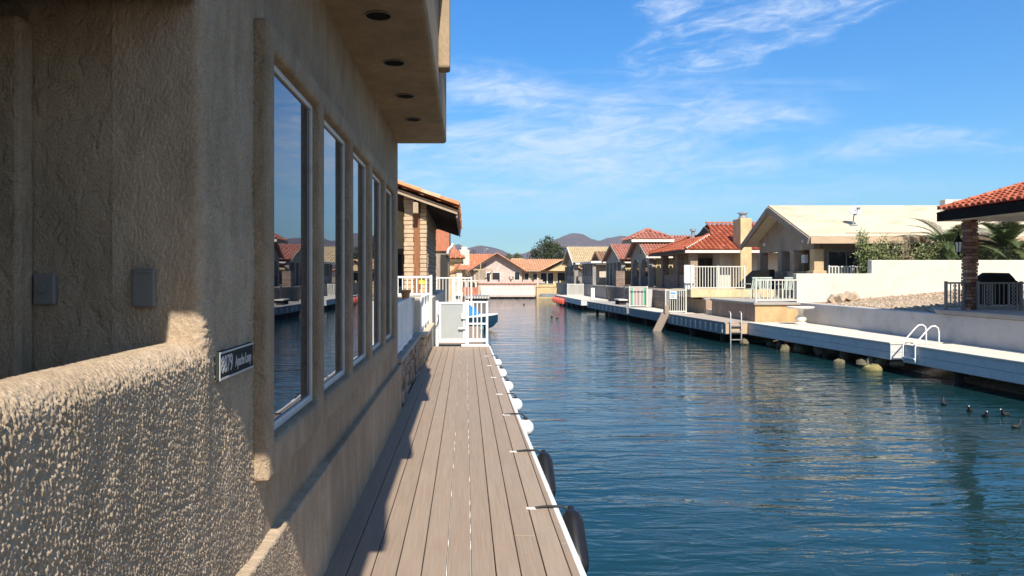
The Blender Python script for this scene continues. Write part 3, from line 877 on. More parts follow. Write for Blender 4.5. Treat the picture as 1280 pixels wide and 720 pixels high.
wl = ['white ball fender nearest to the black fenders', 'white ball fender second from the black fenders', 'middle one of the five white ball fenders', 'white ball fender second from the white gate', 'white ball fender closest to the white gate']
for k, yv in enumerate([8.77, 10.3, 12.0, 13.6, 15.2]):
    t = thing('ball_fender', wl[k] + ', hanging at the dock edge', 'fender', (redge(yv) + .1, yv, .45), 'white ball fenders along the dock edge')
    x = redge(yv) + .08
    MB().sphere((x, yv, .60), .1, 20, 12).obj('body', M['white_buoy'], t, smooth=True)
    MB().tube([(x, yv, .69), (x, yv, .72)], .028, 10).obj('eye', M['strap'], t)
    if k == 0: strap_fn(yv, x, .73).obj('strap', M['strap'], t, smooth=True)
    else: MB().tube([(x, yv, .73), (redge(yv) + .05, yv, .765), (redge(yv) - .03, yv, .760)], .008, 6).obj('strap', M['strap'], t, smooth=True)
    MB().box(redge(yv) - .19, redge(yv) - .10, yv - .02, yv + .02, .752, .757).obj('anchor_plate', M['edge'], t)

# ================================================================== planter walls and fences between the houses
pw = thing('stone_planter_wall', 'low rough stone planter wall in shade beside the walkway', 'wall', (-1, 11, .7))
def stonewall(x, y0, y1, z0, z1, seed):
    m_ = MB(); r = random.Random(seed); z = z0
    while z < z1 - .02:
        h = min(r.uniform(.07, .15), z1 - z); y = y0
        while y < y1 - .01:
            w = min(r.uniform(.14, .38), y1 - y)
            p = r.uniform(-.02, .05)
            m_.hexa([(x - .25, y + .006, z + .005), (x + p, y + .006, z + .005), (x + p + r.uniform(-.02, .02), y + w - .006, z + .005), (x - .25, y + w - .006, z + .005),
                     (x - .25, y + .006, z + h - .005), (x + p + r.uniform(-.02, .02), y + .006, z + h - .005), (x + p + r.uniform(-.02, .02), y + w - .006, z + h - .005), (x - .25, y + w - .006, z + h - .005)])
            y += w
        z += h
    return m_
stonewall(-.84, 9.32, 13.5, .7, 1.31, 3).obj('stone_face', M['stone'], pw, bevel=.012)
MB().box(-1.6, -.86, 9.2, 13.5, .7, 1.30).obj('core', M['stone_cap'], pw)
MB().box(-1.2, -.79, 9.22, 13.5, 1.312, 1.37).obj('cap', M['stone_cap'], pw, bevel=.01)
pf = thing('privacy_fence', 'white corrugated privacy fence panel standing on the stone planter wall', 'fence', (-.86, 10.6, 1.37))
cor = MB(); nn = 60
pts = [(-.885 + .012 * math.sin(i * 1.25), 9.35 + (11.9 - 9.35) * i / nn) for i in range(nn + 1)]
cor.add([(x, y, 1.43) for x, y in pts] + [(x, y, 2.03) for x, y in pts], [(i, i + 1, nn + 2 + i, nn + 1 + i) for i in range(nn)])
cor.add([(x - .006, y, 1.43) for x, y in pts] + [(x - .006, y, 2.03) for x, y in pts], [(i + 1, i, nn + 1 + i, nn + 2 + i) for i in range(nn)])
cor.obj('panel', M['white'], pf)
for z in (1.43, 2.03): MB().beam((-.885, 9.3, z), (-.885, 11.95, z), .05, .045).obj('rail', M['white'], pf, bevel=.004)
for y in (9.33, 10.2, 11.05, 11.92): MB().box(-.91, -.86, y - .025, y + .025, 1.37, 2.06).obj('post', M['white'], pf, bevel=.004)

tb = thing('raised_planter', 'pale raised planter bed behind the white privacy fence', 'planter', (-1.5, 12, 1.3))
MB().box(-2.6, -.93, 9.4, 13.45, 1.25, 1.955).obj('bed', M['white_wall'], tb, bevel=.02)
MB().box(-2.62, -.925, 9.38, 13.47, 1.958, 2.015).obj('coping', M['tan_cap'], tb, bevel=.01)
pot = thing('flower_pot', 'terracotta flower pot on the pale planter behind the privacy fence', 'flower pot', (-.99, 12.2, 2.015))
MB().lathe((-.99, 12.2, 2.017), [(.055, 0), (.078, .12), (.09, .12), (.092, .155), (.08, .155), (.075, .13)], 18).obj('pot', M['terracotta'], pot, smooth=True)

# tile roofed neighbour with brick piers
L2 = thing('tile_roof_house', 'house with orange barrel tile porch roof on tan brick piers near the gate', 'house', (-2.5, 16, .7))
MB().box(-1.35, -.80, 13.55, 16.74, .7, 1.27).obj('planter_base', M['tan_brick'], L2)
stonewall(-.80, 13.52, 16.74, .7, 1.25, 9).obj('stone_face', M['tan_stone'], L2, bevel=.01)
MB().box(-1.36, -.70, 13.5, 16.74, 1.272, 1.34).obj('coping', M['tan_cap'], L2, bevel=.01)
MB().box(-6, -.76, 16.745, 27, .7, 1.9).obj('terrace', M['pale_stucco'], L2)
MB().box(-1.12, -.835, 13.55, 13.75, 1.342, 2.02).obj('low_pillar', M['pale_stucco'], L2, bevel=.01)
def pier(x0, x1, y0, y1, z0, z1, seed):
    m_ = MB(); r = random.Random(seed); z = z0; k = 0
    while z < z1 - .01:
        h = min(.10, z1 - z); j = r.uniform(-.008, .010)
        m_.box(x0 - j, x1 + j, y0 - j, y1 + j, z, z + h - .014)
        m_.box(x0 + .012, x1 - .012, y0 + .012, y1 - .012, z + h - .014, z + h)
        z += h; k += 1
    return m_
pier(-1.44, -1.215, 17.3, 17.7, 1.9, 4.3, 1).obj('brick_pier', M['tan_brick'], L2, bevel=.006, seg=1)
pier(-1.065, -.915, 17.3, 17.7, 1.902, 4.16, 2).obj('brick_pier', M['tan_brick'], L2, bevel=.006, seg=1)
pier(-1.1, -.912, 18.0, 22.8, 1.9, 4.1, 5).obj('brick_wall', M['brick_tan'], L2)
MB().box(-1.21, -1.07, 17.31, 17.6, 1.9, 4.1).obj('post', M['wood'], L2, bevel=.004)
MB().box(-1.21, -1.09, 17.0, 17.28, 3.85, 4.1).obj('beam', M['tan_wood'], L2, bevel=.004)
MB().box(-5, -1.12, 22.9, 23.1, 1.9, 5).obj('wall', M['cream'], L2)
wn = MB().box(-2.9, -1.5, 22.83, 22.89, 2.0, 3.3).obj('window', M['vinyl'], L2)
MB().box(-2.82, -1.58, 22.81, 22.825, 2.08, 3.22).obj('pane', M['glass_far'], wn)
MB().box(-4.2, -1.6, 20.2, 20.3, 3.0, 3.15).obj('beam', M['dark_wood'], L2)
MB().box(-1.75, -1.65, 20.2, 20.3, 1.9, 3.0).obj('post', M['dark_wood'], L2)
# porch roof: low eave on the water side at x = -.12, rising towards the left
eX, eZ, pit, Y0, Y1 = -.18, 3.86, R(19.5), 16.95, 25.4
Sl = 4.6
V = Vector((-math.cos(pit), 0, math.sin(pit)))
rf = MB(); tiles(rf, (eX, Y0, eZ + .11), (0, 1, 0), V, Y1 - Y0, Sl, tw=.26, tl=.42, seed=5)
caps(rf, (eX + .02, Y0 - .02, eZ + .15), (eX + V.x * Sl, Y0 - .02, eZ + .15 + V.z * Sl), .09, .42, 8)
rfo = rf.obj('roof', M['tile_orange'], L2)
sh = MB(); a = Vector((eX, 0, eZ)); b = a + V * Sl; nrm = Vector((math.sin(pit), 0, math.cos(pit)))
sh.hexa([(a.x, Y0, a.z), (a.x, Y1, a.z), (b.x, Y1, b.z), (b.x, Y0, b.z)] + [(p.x + nrm.x * .05, y, p.z + nrm.z * .05) for p, y in ((a, Y0), (a, Y1), (b, Y1), (b, Y0))])
sh.obj('roof_deck', M['dark_wood'], L2)
bg_ = MB(); p0 = a - nrm * .05; p1 = b - nrm * .05
bg_.hexa([(p0.x, Y0 + .005, p0.z), (p0.x, Y0 + .045, p0.z), (p1.x, Y0 + .045, p1.z), (p1.x, Y0 + .005, p1.z)] + [(q.x, y, q.z - .002) for q, y in ((a, Y0 + .005), (a, Y0 + .045), (b, Y0 + .045), (b, Y0 + .005))])
bg_.obj('bargeboard', M['tan_wood'], L2)
for k in range(10):
    yy_ = Y0 + .5 + k * .85
    MB().beam(a + V * .05 + Vector((0, yy_, -.07)), b + Vector((0, yy_, -.07)), .06, .12).obj('rafter', M['dark_wood'], L2)
MB().beam((eX - .02, Y0 + .05, eZ - .05), (eX - .02, Y1, eZ - .05), .04, .14).obj('fascia', M['weathered'], L2)

railing('white railing along the raised terrace in front of the tan brick piers', (-2.4, 16.85), (-.79, 16.85), 1.90, .5, M['white'], .105, 3, group='white railings by the left tile roof house')
railing('white railing on the sunlit tan stone coping beside the gate', (-.84, 13.62), (-.84, 16.7), 1.34, .66, M['white'], .13, 4, group='white railings by the left tile roof house')
single(MB().box(-1.07, -.93, 16.88, 16.9, 2.22, 2.36), 'notice_plate', M['yellow'], 'small bright yellow plate hung behind the terrace railing', 'plate', bevel=.004)

# gate
gt = thing('dock_gate', 'white gate with grey mesh panel and side balusters closing the walkway', 'gate', (-.1, 17.35, .75))
def gb(n, x0, x1, z0, z1, m='white', y0=17.33, y1=17.38): return MB().box(x0, x1, y0, y1, z0, z1).obj(n, M[m], gt, bevel=.005)
gb('post', -.70, -.635, .75, 1.82); gb('post', .0, .075, .75, 1.83); gb('post', .475, .53, .75, 1.81)
leafg = gb('gate_leaf', -.625, -.575, .84, 1.79); gb('gate_leaf', -.06, -.01, .84, 1.79)
gb('rail', -.572, -.063, 1.74, 1.79); gb('rail', -.572, -.063, .84, .925)
gb('mesh_panel', -.573, -.062, .926, 1.739, 'frost', 17.345, 17.365)
gb('rail', .077, .473, 1.765, 1.81); gb('rail', .077, .473, .86, .93); gb('rail', .077, .473, 1.26, 1.30)
bl = MB()
for x in (.18, .275, .37): bl.box(x - .014, x + .014, 17.34, 17.37, .932, 1.763)
bl.obj('baluster_panel', M['white'], gt)
gb('base_plate', -.1, .55, .756, .80, 'white', 17.22, 17.32)
gb('latch', -.10, .0, 1.40, 1.52, 'white', 17.28, 17.33)
gb('handle', -.17, -.01, 1.165, 1.195, 'white', 17.27, 17.30)
MB().tube([(-.66, 17.3, 1.5), (-.62, 17.26, 1.45), (-.66, 17.24, 1.28), (-.7, 17.3, 1.2)], .01, 6).obj('cable', M['black'], gt, smooth=True)
# ================================================================== beyond the gate, left bank
td = thing('timber_dock', 'brown timber deck just beyond the white gate', 'dock', (-.2, 21, .6))
tm = MB(); y = 17.5
while y < 25: tm.box(-1.0, .44, y, y + .135, .66, .70, random.random()); y += .145
tm.obj('decking', M['weathered'], td)
MB().box(-1.0, .44, 17.5, 25, .3, .655).obj('frame', M['dock_dark'], td)
railing('white baluster railing on the left bank behind the white gate', (-1.1, 28), (.22, 28), 1.25, 1.1, M['white'], .12, 3)
lt_ = thing('left_terrace', 'white rendered terrace wall below the far white railing on the left bank', 'wall', (-2, 30, 0))
MB().box(-5, -.2, 27.7, 36, -.6, 1.22).obj('wall', M['pale_stucco'], lt_, bevel=.02)
MB().box(-5, -.15, 27.65, 36.1, 1.223, 1.28).obj('coping', M['tan_cap'], lt_)

# orange house flank and the porch with a tan column
h3 = thing('orange_house', 'narrow orange rendered house wall between brick pier and tan column porch', 'house', (-3, 31, 1.2))
MB().box(-6, -.68, 31, 33.5, 3.45, 4.45).obj('wall', M['orange_wall'], h3)
MB().box(-6, -.72, 31.1, 33.4, 1.285, 3.448).obj('lower_wall', M['taupe'], h3)
MB().box(-6, -.58, 30.9, 33.6, 4.453, 4.55).obj('roof', M['dark_wood'], h3)
MB().tube([(-.74, 30.8, 3.35), (-.70, 30.75, 3.5), (-.55, 30.7, 3.65), (-.52, 30.7, 3.75)], .07, 8).obj('downspout', M['white'], h3, smooth=True)
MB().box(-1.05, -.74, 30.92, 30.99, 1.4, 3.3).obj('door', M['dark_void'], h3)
h4 = thing('porch_house', 'small porch with salmon tile roof and tan column on the far left bank', 'house', (-2, 46, 1))
MB().box(-6, -1.6, 46.5, 52, 1.0, 3.3).obj('wall', M['cream'], h4)
MB().box(-.95, -.68, 44.5, 44.8, 1.0, 3.25).obj('column', M['tan_lit'], h4, bevel=.02)
MB().box(-1.03, -.60, 44.42, 44.88, 2.35, 2.5).obj('column_cap', M['tan_lit'], h4)
MB().box(-5, -.15, 44.3, 52, 3.25, 3.45).obj('fascia', M['cream'], h4)
r4 = MB(); tiles(r4, (-5, 44.1, 3.46), (1, 0, 0), (0, .93, .36), 5.0, 4, [(0, 0), (5.0, 0), (3.6, 4), (0, 4)], .3, .4, 31); r4.obj('roof', M['tile_salmon'], h4)
MB().prism([(-.95, 2.5), (-.55, 2.72), (-.2, 3.24), (-.3, 3.24), (-.62, 2.85), (-.95, 2.65)], 'y', 44.35, 44.42).obj('bracket', M['wood'], h4)
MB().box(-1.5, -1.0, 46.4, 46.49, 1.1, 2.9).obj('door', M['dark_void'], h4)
wv = MB().box(-.7, -.25, 55, 55.3, .9, 2.6)
tag(single(wv, 'white_wall', M['white_wall'], 'narrow upright white wall standing behind the tan porch column', 'wall', bevel=.03), None)
w5 = thing('left_bank_wall', 'pale low retaining wall along the far left bank', 'wall', (-2, 50, 0))
MB().box(-6, -.2, 36.2, 66, -.6, .95).obj('wall', M['pale_stucco'], w5)
fd = thing('floating_platform', 'small grey floating platform with dark sides at the far end of the left bank', 'dock', (1.2, 70, 0))
MB().box(.0, 2.25, 69, 73, .30, .52).obj('deck', M['dock_grey'], fd)
sl = MB()
for k in range(9): sl.box(.05 + k * .25, .17 + k * .25, 68.95, 68.995, .30, .5)
sl.obj('slats', M['dock_top'], fd)
MB().box(.1, 2.05, 69.1, 72.9, -.3, .298).obj('float', M['black_rubber'], fd)

# moored boat
bt = thing('motor_boat', 'small moored boat with navy hull and bright blue canvas cover behind the gate', 'boat', (.3, 33.5, 0))
def hull_ring(x, hw, zb, zt_, fl):
    return [(x, 33.5 - hw, zt_), (x, 33.5 - hw * fl, zb + (zt_ - zb) * .35), (x, 33.5 - hw * .35, zb), (x, 33.5 + hw * .35, zb), (x, 33.5 + hw * fl, zb + (zt_ - zb) * .35), (x, 33.5 + hw, zt_)]
H = MB(); sts = [(-3.2, .95, -.15, .48, .9), (-1.5, 1.0, -.18, .5, .9), (0, .92, -.15, .54, .86), (.8, .62, -.05, .58, .78), (1.25, .28, .12, .62, .6), (1.46, .04, .34, .65, .5)]
H.loft([hull_ring(*s_) for s_ in sts]); H.obj('hull', M['hull'], bt, smooth=True)
Dk = MB(); Dk.loft([[(x, 33.5 - hw - .03, zt_ + .005), (x, 33.5 + hw + .03, zt_ + .005), (x, 33.5 + hw + .03, zt_ + .075), (x, 33.5 - hw - .03, zt_ + .075)] for x, hw, zb, zt_, fl in sts]); Dk.obj('gunwale', M['white'], bt, bevel=.015)
sb = MB(); sb.loft([[(x, 33.5 - hw * .94 - .012, .02), (x, 33.5 - hw * .98 - .012, .16), (x, 33.5 - hw * .7, .17), (x, 33.5 - hw * .7, .0)] for x, hw, zb, zt_, fl in sts[:4]]); sb.obj('boot_stripe', M['hull_grey'], bt)
cv = MB(); cv.loft([[(x, 33.5 + w_ * math.cos(a), .62 + h_ * math.sin(a)) for a in [math.pi * k / 8 for k in range(9)]] for x, w_, h_ in ((-2.6, .8, .25), (-1.4, .85, .5), (-.5, .85, .62), (.0, .8, .58), (.35, .66, .44), (.6, .45, .12))])
cv.obj('cover', M['blue_cover'], bt, smooth=True)
MB().box(-.42, -.02, 32.6, 32.66, .66, 1.06).obj('windscreen', M['white'], bt, bevel=.02)

# ================================================================== far shore
fs_ = thing('pink_seawall', 'long pale pink seawall with a notched parapet across the end of the canal', 'wall', (4, 80, 0))
MB().box(-1, 7.6, 80, 81.2, .28, 1.55).obj('wall', M['pink_stucco'], fs_)
MB().box(-1.05, 7.65, 79.9, 81.3, 1.552, 1.62).obj('coping', M['orange_wall'], fs_)
pp = MB(); x = 1.4
while x < 7.5:
    pp.box(x, x + .95, 80.1, 80.3, 1.62, 2.0); pp.box(x + .95, x + 1.2, 80.12, 80.28, 1.62, 1.78); x += 1.2
pp.obj('parapet', M['pink_stucco'], fs_)
MB().box(.8, 7.4, 78.6, 79.9, .18, .36).obj('ledge', M['pink_stucco'], fs_)
MB().prism([(79.9, .36), (78.7, .36), (79.9, 1.3)], 'x', 1.6, 7.4).obj('sloping_face', M['pink_stucco'], fs_)
ft = MB()
for k in range(9): ft.box(.9 + k * .8, 1.1 + k * .8, 78.7, 79, -.5, .178)
ft.obj('pile', M['dock_dark'], fs_)
fb = thing('balustrade', 'low beige balustrade wall with small arched openings below the desert bush', 'wall', (-1, 79.5, 0))
MB().box(-6, 1.35, 79.4, 79.7, .2, 1.2).obj('wall', M['orange_wall'], fb)
bb = MB(); x = -6
while x < 1.3: bb.box(x, x + .22, 79.42, 79.68, 1.2, 1.8); x += .5
bb.obj('balusters', M['pale_stucco'], fb)
MB().box(-6, 1.38, 79.38, 79.72, 1.802, 1.95).obj('coping', M['pale_stucco'], fb)
ys_ = thing('yellow_seawall', 'pale yellow seawall below the yellow house at the end of the canal', 'wall', (9.6, 80.5, 0))
MB().box(7.7, 12.4, 80.3, 81.4, -.3, 1.15).obj('wall', M['yellow_stucco'], ys_)
MB().box(10.2, 12.4, 80.32, 80.6, 1.15, 1.9).obj('parapet', M['yellow_stucco'], ys_)
bd_ = thing('grey_float', 'small grey floating dock below the yellow seawall', 'dock', (9.2, 78, 0))
MB().prism([(7.8, .2), (10.4, .2), (10.1, .5), (8.1, .5)], 'y', 77.2, 79.6).obj('body', M['dock_grey'], bd_)

pk = thing('pink_house', 'pale pink gable house with salmon tile roof and white chimney across the water', 'house', (3, 88, 1.1))
MB().prism([(.95, 1.1), (6.6, 1.1), (6.6, 3.05), (3.7, 4.85), (.95, 3.1)], 'y', 86.6, 96).obj('wall', M['pink_stucco'], pk)
MB().prism([(1.2, 1.2), (2.35, 1.2), (2.35, 3.95), (1.2, 3.1)], 'y', 86.52, 86.59).obj('porch_shade_panel', M['taupe'], pk)  # flat taupe panel painting the shade of the porch recess
def gable_roof_y(t, mat, x0, xr, x1, ze0, zr, ze1, y0, y1, seed, tint='tile_salmon', tw=.3):
    """gable roof with its ridge along y"""
    for (xa, za) in ((x0, ze0), (x1, ze1)):
        m_ = MB(); d = Vector((xr - xa, 0, zr - za))
        tiles(m_, (xa, y0, za), (0, 1, 0), d, y1 - y0, d.length, None, tw, .42, seed); m_.obj('roof', mat, t)
gable_roof_y(pk, M['tile_salmon'], .3, 3.65, 7.1, 2.95, 5.05, 2.9, 86.0, 96, 41)
rk = MB(); rk.beam((.3, 86.0, 2.86), (3.65, 86.0, 4.95), .12, .16); rk.obj('bargeboard', M['dark_wood'], pk)
rk = MB(); rk.beam((7.1, 86.0, 2.82), (3.65, 86.0, 4.95), .12, .16); rk.obj('bargeboard', M['dark_wood'], pk)
MB().box(-4, .94, 89, 96, 1.1, 3.1).obj('wing', M['pink_stucco'], pk)
m_ = MB(); d = Vector((0, 3.6, 1.95)); tiles(m_, (-5, 87.2, 3.12), (1, 0, 0), d, 8.6, d.length, [(0, 0), (5.3, 0), (8.6, d.length), (0, d.length)], .3, .42, 42); m_.obj('roof', M['tile_salmon'], pk)
m_ = MB(); d = Vector((0, -3.6, 1.95)); tiles(m_, (-5, 94.4, 3.12), (1, 0, 0), d, 8.6, d.length, [(0, 0), (5.3, 0), (8.6, d.length), (0, d.length)], .3, .42, 43); m_.obj('roof', M['tile_salmon'], pk)
ch = MB().box(-.75, .45, 88.2, 89.0, 3.2, 5.55).obj('chimney', M['white_wall'], pk)
MB().box(-.5, .2, 88.3, 88.9, 5.55, 5.9).obj('chimney_cap', M['white_wall'], ch)
for (x0, x1, z0, z1) in ((2.45, 2.85, 1.75, 2.75), (3.1, 4.0, 1.75, 2.8), (5.75, 6.3, 1.75, 2.85)):
    f = MB().box(x0 - .06, x1 + .06, 86.54, 86.595, z0 - .06, z1 + .06).obj('window', M['white'], pk)
    MB().box(x0, x1, 86.51, 86.535, z0, z1).obj('pane', M['glass_far'], f)
pg = thing('pergola', 'small tan timber pergola in front of the pink house gable', 'pergola', (1.6, 84.5, 1.1))
MB().box(.9, 3.0, 84, 84.15, 3.05, 3.2).obj('beam', M['tan_wood'], pg)
for x in (1.45, 2.9): MB().box(x, x + .16, 84.0, 84.15, 1.1, 3.05).obj('post', M['tan_wood'], pg)
MB().beam((1.75, 84.2, 1.5), (3.1, 84.2, 3.0), .1, .12).obj('brace', M['dark_wood'], pg)
MB().box(1.65, 1.75, 84.0, 84.12, 3.2, 3.9).obj('stub', M['tan_wood'], pg)

yh = thing('yellow_house', 'pale yellow house with peach tile roof between the pink house and the tall tree', 'house', (9.5, 90, 1.1))
MB().box(6.7, 13.2, 88.6, 97, 1.1, 3.05).obj('wall', M['yellow_stucco'], yh)
m_ = MB(); d = Vector((0, 5, 1.4)); tiles(m_, (5.6, 87.9, 3.08), (1, 0, 0), d, 8.2, d.length, None, .3, .42, 51); m_.obj('roof', M['tile_peach'], yh)
m_ = MB(); d = Vector((0, -5, 1.4)); tiles(m_, (5.6, 97.9, 3.08), (1, 0, 0), d, 8.2, d.length, None, .3, .42, 52); m_.obj('roof', M['tile_peach'], yh)
MB().box(6.7, 13.7, 87.82, 87.9, 2.95, 3.1).obj('fascia', M['tan_wood'], yh)
MB().prism([(9.6, 3.0), (13.6, 3.0), (11.4, 4.05)], 'y', 87.4, 92).obj('gable', M['yellow_stucco'], yh)
gable_roof_y(yh, M['tile_peach'], 9.0, 11.4, 14.2, 3.05, 4.25, 2.95, 87.0, 92, 53)
for (x0, x1, z0, z1) in ((7.1, 7.55, 1.8, 2.75), (8.0, 8.55, 1.4, 2.75), (9.0, 9.7, 1.5, 2.75), (9.85, 10.5, 1.5, 2.75), (11.0, 11.9, 1.2, 2.8)):
    f = MB().box(x0 - .07, x1 + .07, 88.54, 88.595, z0 - .07, z1 + .07).obj('window', M['white'], yh)
    MB().box(x0, x1, 88.5, 88.535, z0, z1).obj('pane', M['glass_far'], f)
MB().box(6.1, 7.6, 98.5, 100, 3.0, 4.75).obj('chimney', M['yellow_stucco'], yh)

tree('shade_tree', 'large round dark green tree rising behind the yellow house', (11.9, 104, 1.0), (11.9, 104, 5.0), (2.9, 2.6, 2.75), M['leaf_tree'], 9000, .26, 61, nb=46)
tree('small_tree', 'low light green tree between the yellow chimney and the tall round tree', (7.6, 112, 1.0), (7.6, 112, 4.1), (1.9, 1.6, 1.6), M['leaf_light'], 2200, .26, 62)
tree('small_tree', 'dull olive tree top peeping over the salmon roof of the pink house', (-1.6, 112, 1.0), (-.4, 112, 4.9), (2.2, 1.8, 1.5), M['leaf_tree'], 1500, .26, 63)
tree('small_tree', 'pale green tree low beside the right flank of the tall round tree', (15.5, 108, 1.0), (15.0, 108, 4.0), (2.2, 1.6, 1.9), M['leaf_light'], 1800, .26, 65)
tree('desert_bush', 'grey brown bare desert bush in front of the pink house', (-.6, 82.5, 1.0), (-.4, 82.5, 2.4), (1.25, .8, .75), M['leaf_dry'], 2200, .10, 64, cat='bush', trunk_r=.06)
for k, (x, y) in enumerate(((5.05, 82), (7.35, 81.5))):
    t = thing('potted_plant', ['dark little potted plant on the pink seawall before the gable window', 'leafy dark potted plant at the yellow end of the pink seawall'][k], 'plant', (x, y, 1.6), 'potted plants on the pink seawall')
    MB().lathe((x, y, 1.62), [(.1, 0), (.16, .3), (.13, .3)], 10).obj('pot', M['terracotta'], t)
    fn, _ = crown_fn((x, y, 2.15), (.28, .28, .25), 70 + k, 8); leaves(MB(), fn, 200, .1, 71 + k).obj('foliage', M['leaf_tree'], t)
sp_ = thing('street_lamp', 'tiny grey lamp post rising above the salmon roof against the hills', 'lamp', (4.0, 150, 1))
MB().tube([(3.9, 150, 1), (3.9, 150, 7.6), (4.2, 150, 7.9)], .04, 6).obj('pole', M['galv'], sp_)
MB().box(4.1, 4.6, 149.9, 150.1, 7.85, 7.98).obj('lamp_head', M['galv'], sp_)

# ================================================================== right bank: docks
def bank_dock(label, front, depth_to, ztop, fh, mtop, mfas, group, name='bank_dock', piles=True, grooves=1, bracket=0, endmat=None):
    """front: canal-side corner points (x, y) from near to far; deck reaches back to x = depth_to"""
    t = thing(name, label, 'dock', (front[0][0] + .5, (front[0][1] + front[-1][1]) / 2, 0), group)
    poly = front + [(depth_to, front[-1][1]), (depth_to, front[0][1])]
    MB().prism(poly, 'z', ztop - .05, ztop).obj('deck', mtop, t, bevel=.008, fix=True)
    inner = [(front[0][0] + .02, front[0][1] + .015)] + [(x + .02, y) for x, y in front[1:-1]] + [(front[-1][0] + .02, front[-1][1] - .015), (depth_to, front[-1][1] - .015), (depth_to, front[0][1] + .015)]
    hb = (fh - .052) / (grooves + 1)
    fa = MB()
    for k in range(grooves + 1):
        fa.prism(inner, 'z', ztop - fh + k * hb + .006, ztop - fh + (k + 1) * hb)
    fa.obj('fascia', mfas, t, bevel=.004, seg=1, fix=True)
    if bracket:
        a, b = Vector(front[0]), Vector(front[-1]); m_ = MB()
        for k in range(bracket):
            p = a + (b - a) * ((k + .5) / bracket)
            m_.box(p.x - .005, p.x + .05, p.y - .045, p.y + .045, ztop - fh + .06, ztop - .10)
        m_.obj('bracket', M['dock_white'], t)
    a, b = Vector(front[0]), Vector(front[-1]); n = max(2, int((b - a).length / 2.2))
    for k in range(n):
        p = a + (b - a) * ((k + .3) / n)
        MB().tube([(p.x + .3, p.y, -1.4), (p.x + .3, p.y, ztop - fh)], .09, 8).obj('pile', M['dock_dark'], t)
    return t
GD = 'docks along the right bank'
bank_dock('nearest white boarded dock on the right with the hooped pool ladder', [(10.85, 9), (10.72, 14.2), (10.62, 18.0)], 12.04, .75, .45, M['dock_top'], M['dock_white'], GD)
bank_dock('white boarded dock carrying the round stone table', [(10.53, 18.35), (10.1, 25.6), (10.05, 26.35)], 12.04, .75, .44, M['dock_top'], M['dock_white'], GD)
bank_dock('grey sided dock with pale end board and straight metal ladder', [(9.25, 26.4), (8.87, 32.6)], 10.5, .752, .45, M['tan_deck'], M['dock_grey'], GD, bracket=12)
MB().box(9.27, 10.5, 26.36, 26.39, .34, .70).obj('end_board', M['fascia_tan'], [o for o in COL.objects if o.name.startswith('bank_dock') and o.get('label', '').startswith('grey sided')][0])
bank_dock('pale dock holding the brown gangplank', [(8.87, 32.75), (8.5, 38.6)], 10.2, .75, .42, M['dock_top'], M['dock_grey'], GD)
bank_dock('dark grey dock below the arched porch house', [(8.45, 38.9), (7.9, 48.2)], 10.2, .752, .42, M['concrete'], M['dock_grey'], GD, bracket=10)
bank_dock('farthest pale dock with red floats on its side', [(7.98, 51.2), (7.75, 64.5)], 10.2, .75, .40, M['dock_top'], M['dock_white'], GD)

sw = thing('seawall', 'long grey painted seawall behind the white docks on the right', 'wall', (12.2, 18, 0))
MB().box(12.05, 12.35, 8, 27.0, -.5, 1.44).obj('wall', M['grey_wall'], sw, bevel=.02)
# gravel slope behind the seawall (terrain)
gv = MB(); nx, ny = 40, 30; vs = []
for j in range(ny + 1):
    for i in range(nx + 1):
        x = 12.34 + 27 * (i / nx) ** 1.3; y = 8 + 18.95 * j / ny
        z = 1.40 + .085 * (x - 12.3) * min(1, max(0, (y - 15) / 9)) * (1 if x < 20 else 20 / x) + .03 * fbm1(x * 1.1 + y * .8, 5, 3) * .4
        vs.append((x, y, z))
gv.add(vs, [(j * (nx + 1) + i, j * (nx + 1) + i + 1, (j + 1) * (nx + 1) + i + 1, (j + 1) * (nx + 1) + i) for j in range(ny) for i in range(nx)])
gv.obj('gravel_slope', M['gravel'], kind='structure', smooth='all')
gs = MB(); rnd = random.Random(12)
for _ in range(1500):
    x = rnd.uniform(12.5, 19); y = rnd.uniform(20, 26.8); r_ = rnd.uniform(.012, .04)
    z = 1.40 + .085 * (x - 12.3) * min(1, max(0, (y - 15) / 9))
    gs.obox((x, y, z + r_ * .3), (r_ * 2, r_ * 1.5, r_ * 1.3), Matrix.Rotation(rnd.uniform(0, 3), 3, 'Z') @ Matrix.Rotation(rnd.uniform(0, 1), 3, 'X'))
gs.obj('gravel_stones', M['rock_pale'], kind='stuff')
wt = thing('white_garden_wall', 'stepped white rendered garden wall between gravel slope and beige house', 'wall', (16, 27, 1.3))
MB().prism([(12.05, .6), (45, .6), (45, 2.98), (14.8, 2.98), (14.8, 2.49), (12.05, 2.49)], 'y', 26.95, 27.25).obj('wall', M['white_wall'], wt, bevel=.02)

# hooped ladder
pl_ = thing('pool_ladder', 'white hooped pool ladder at the gap between the two white docks', 'ladder', (10.7, 17.8, 0))
for y in (17.92, 17.45):
    xf = 10.60 + (17.92 - y) * .02
    pts = [(xf, y, .36), (xf, y, .72), (xf + .05, y, .86), (xf + .30, y, 1.14), (xf + .38, y, 1.21), (xf + .47, y, 1.22), (xf + .54, y, 1.17), (xf + .56, y, 1.05), (xf + .56, y, .75)]
    MB().tube(pts, .0165, 10).obj('rail', M['white'], pl_, smooth=True)
for z in (.42,): MB().box(10.57, 10.65, 17.44, 17.93, z, z + .03).obj('rung', M['white'], pl_)
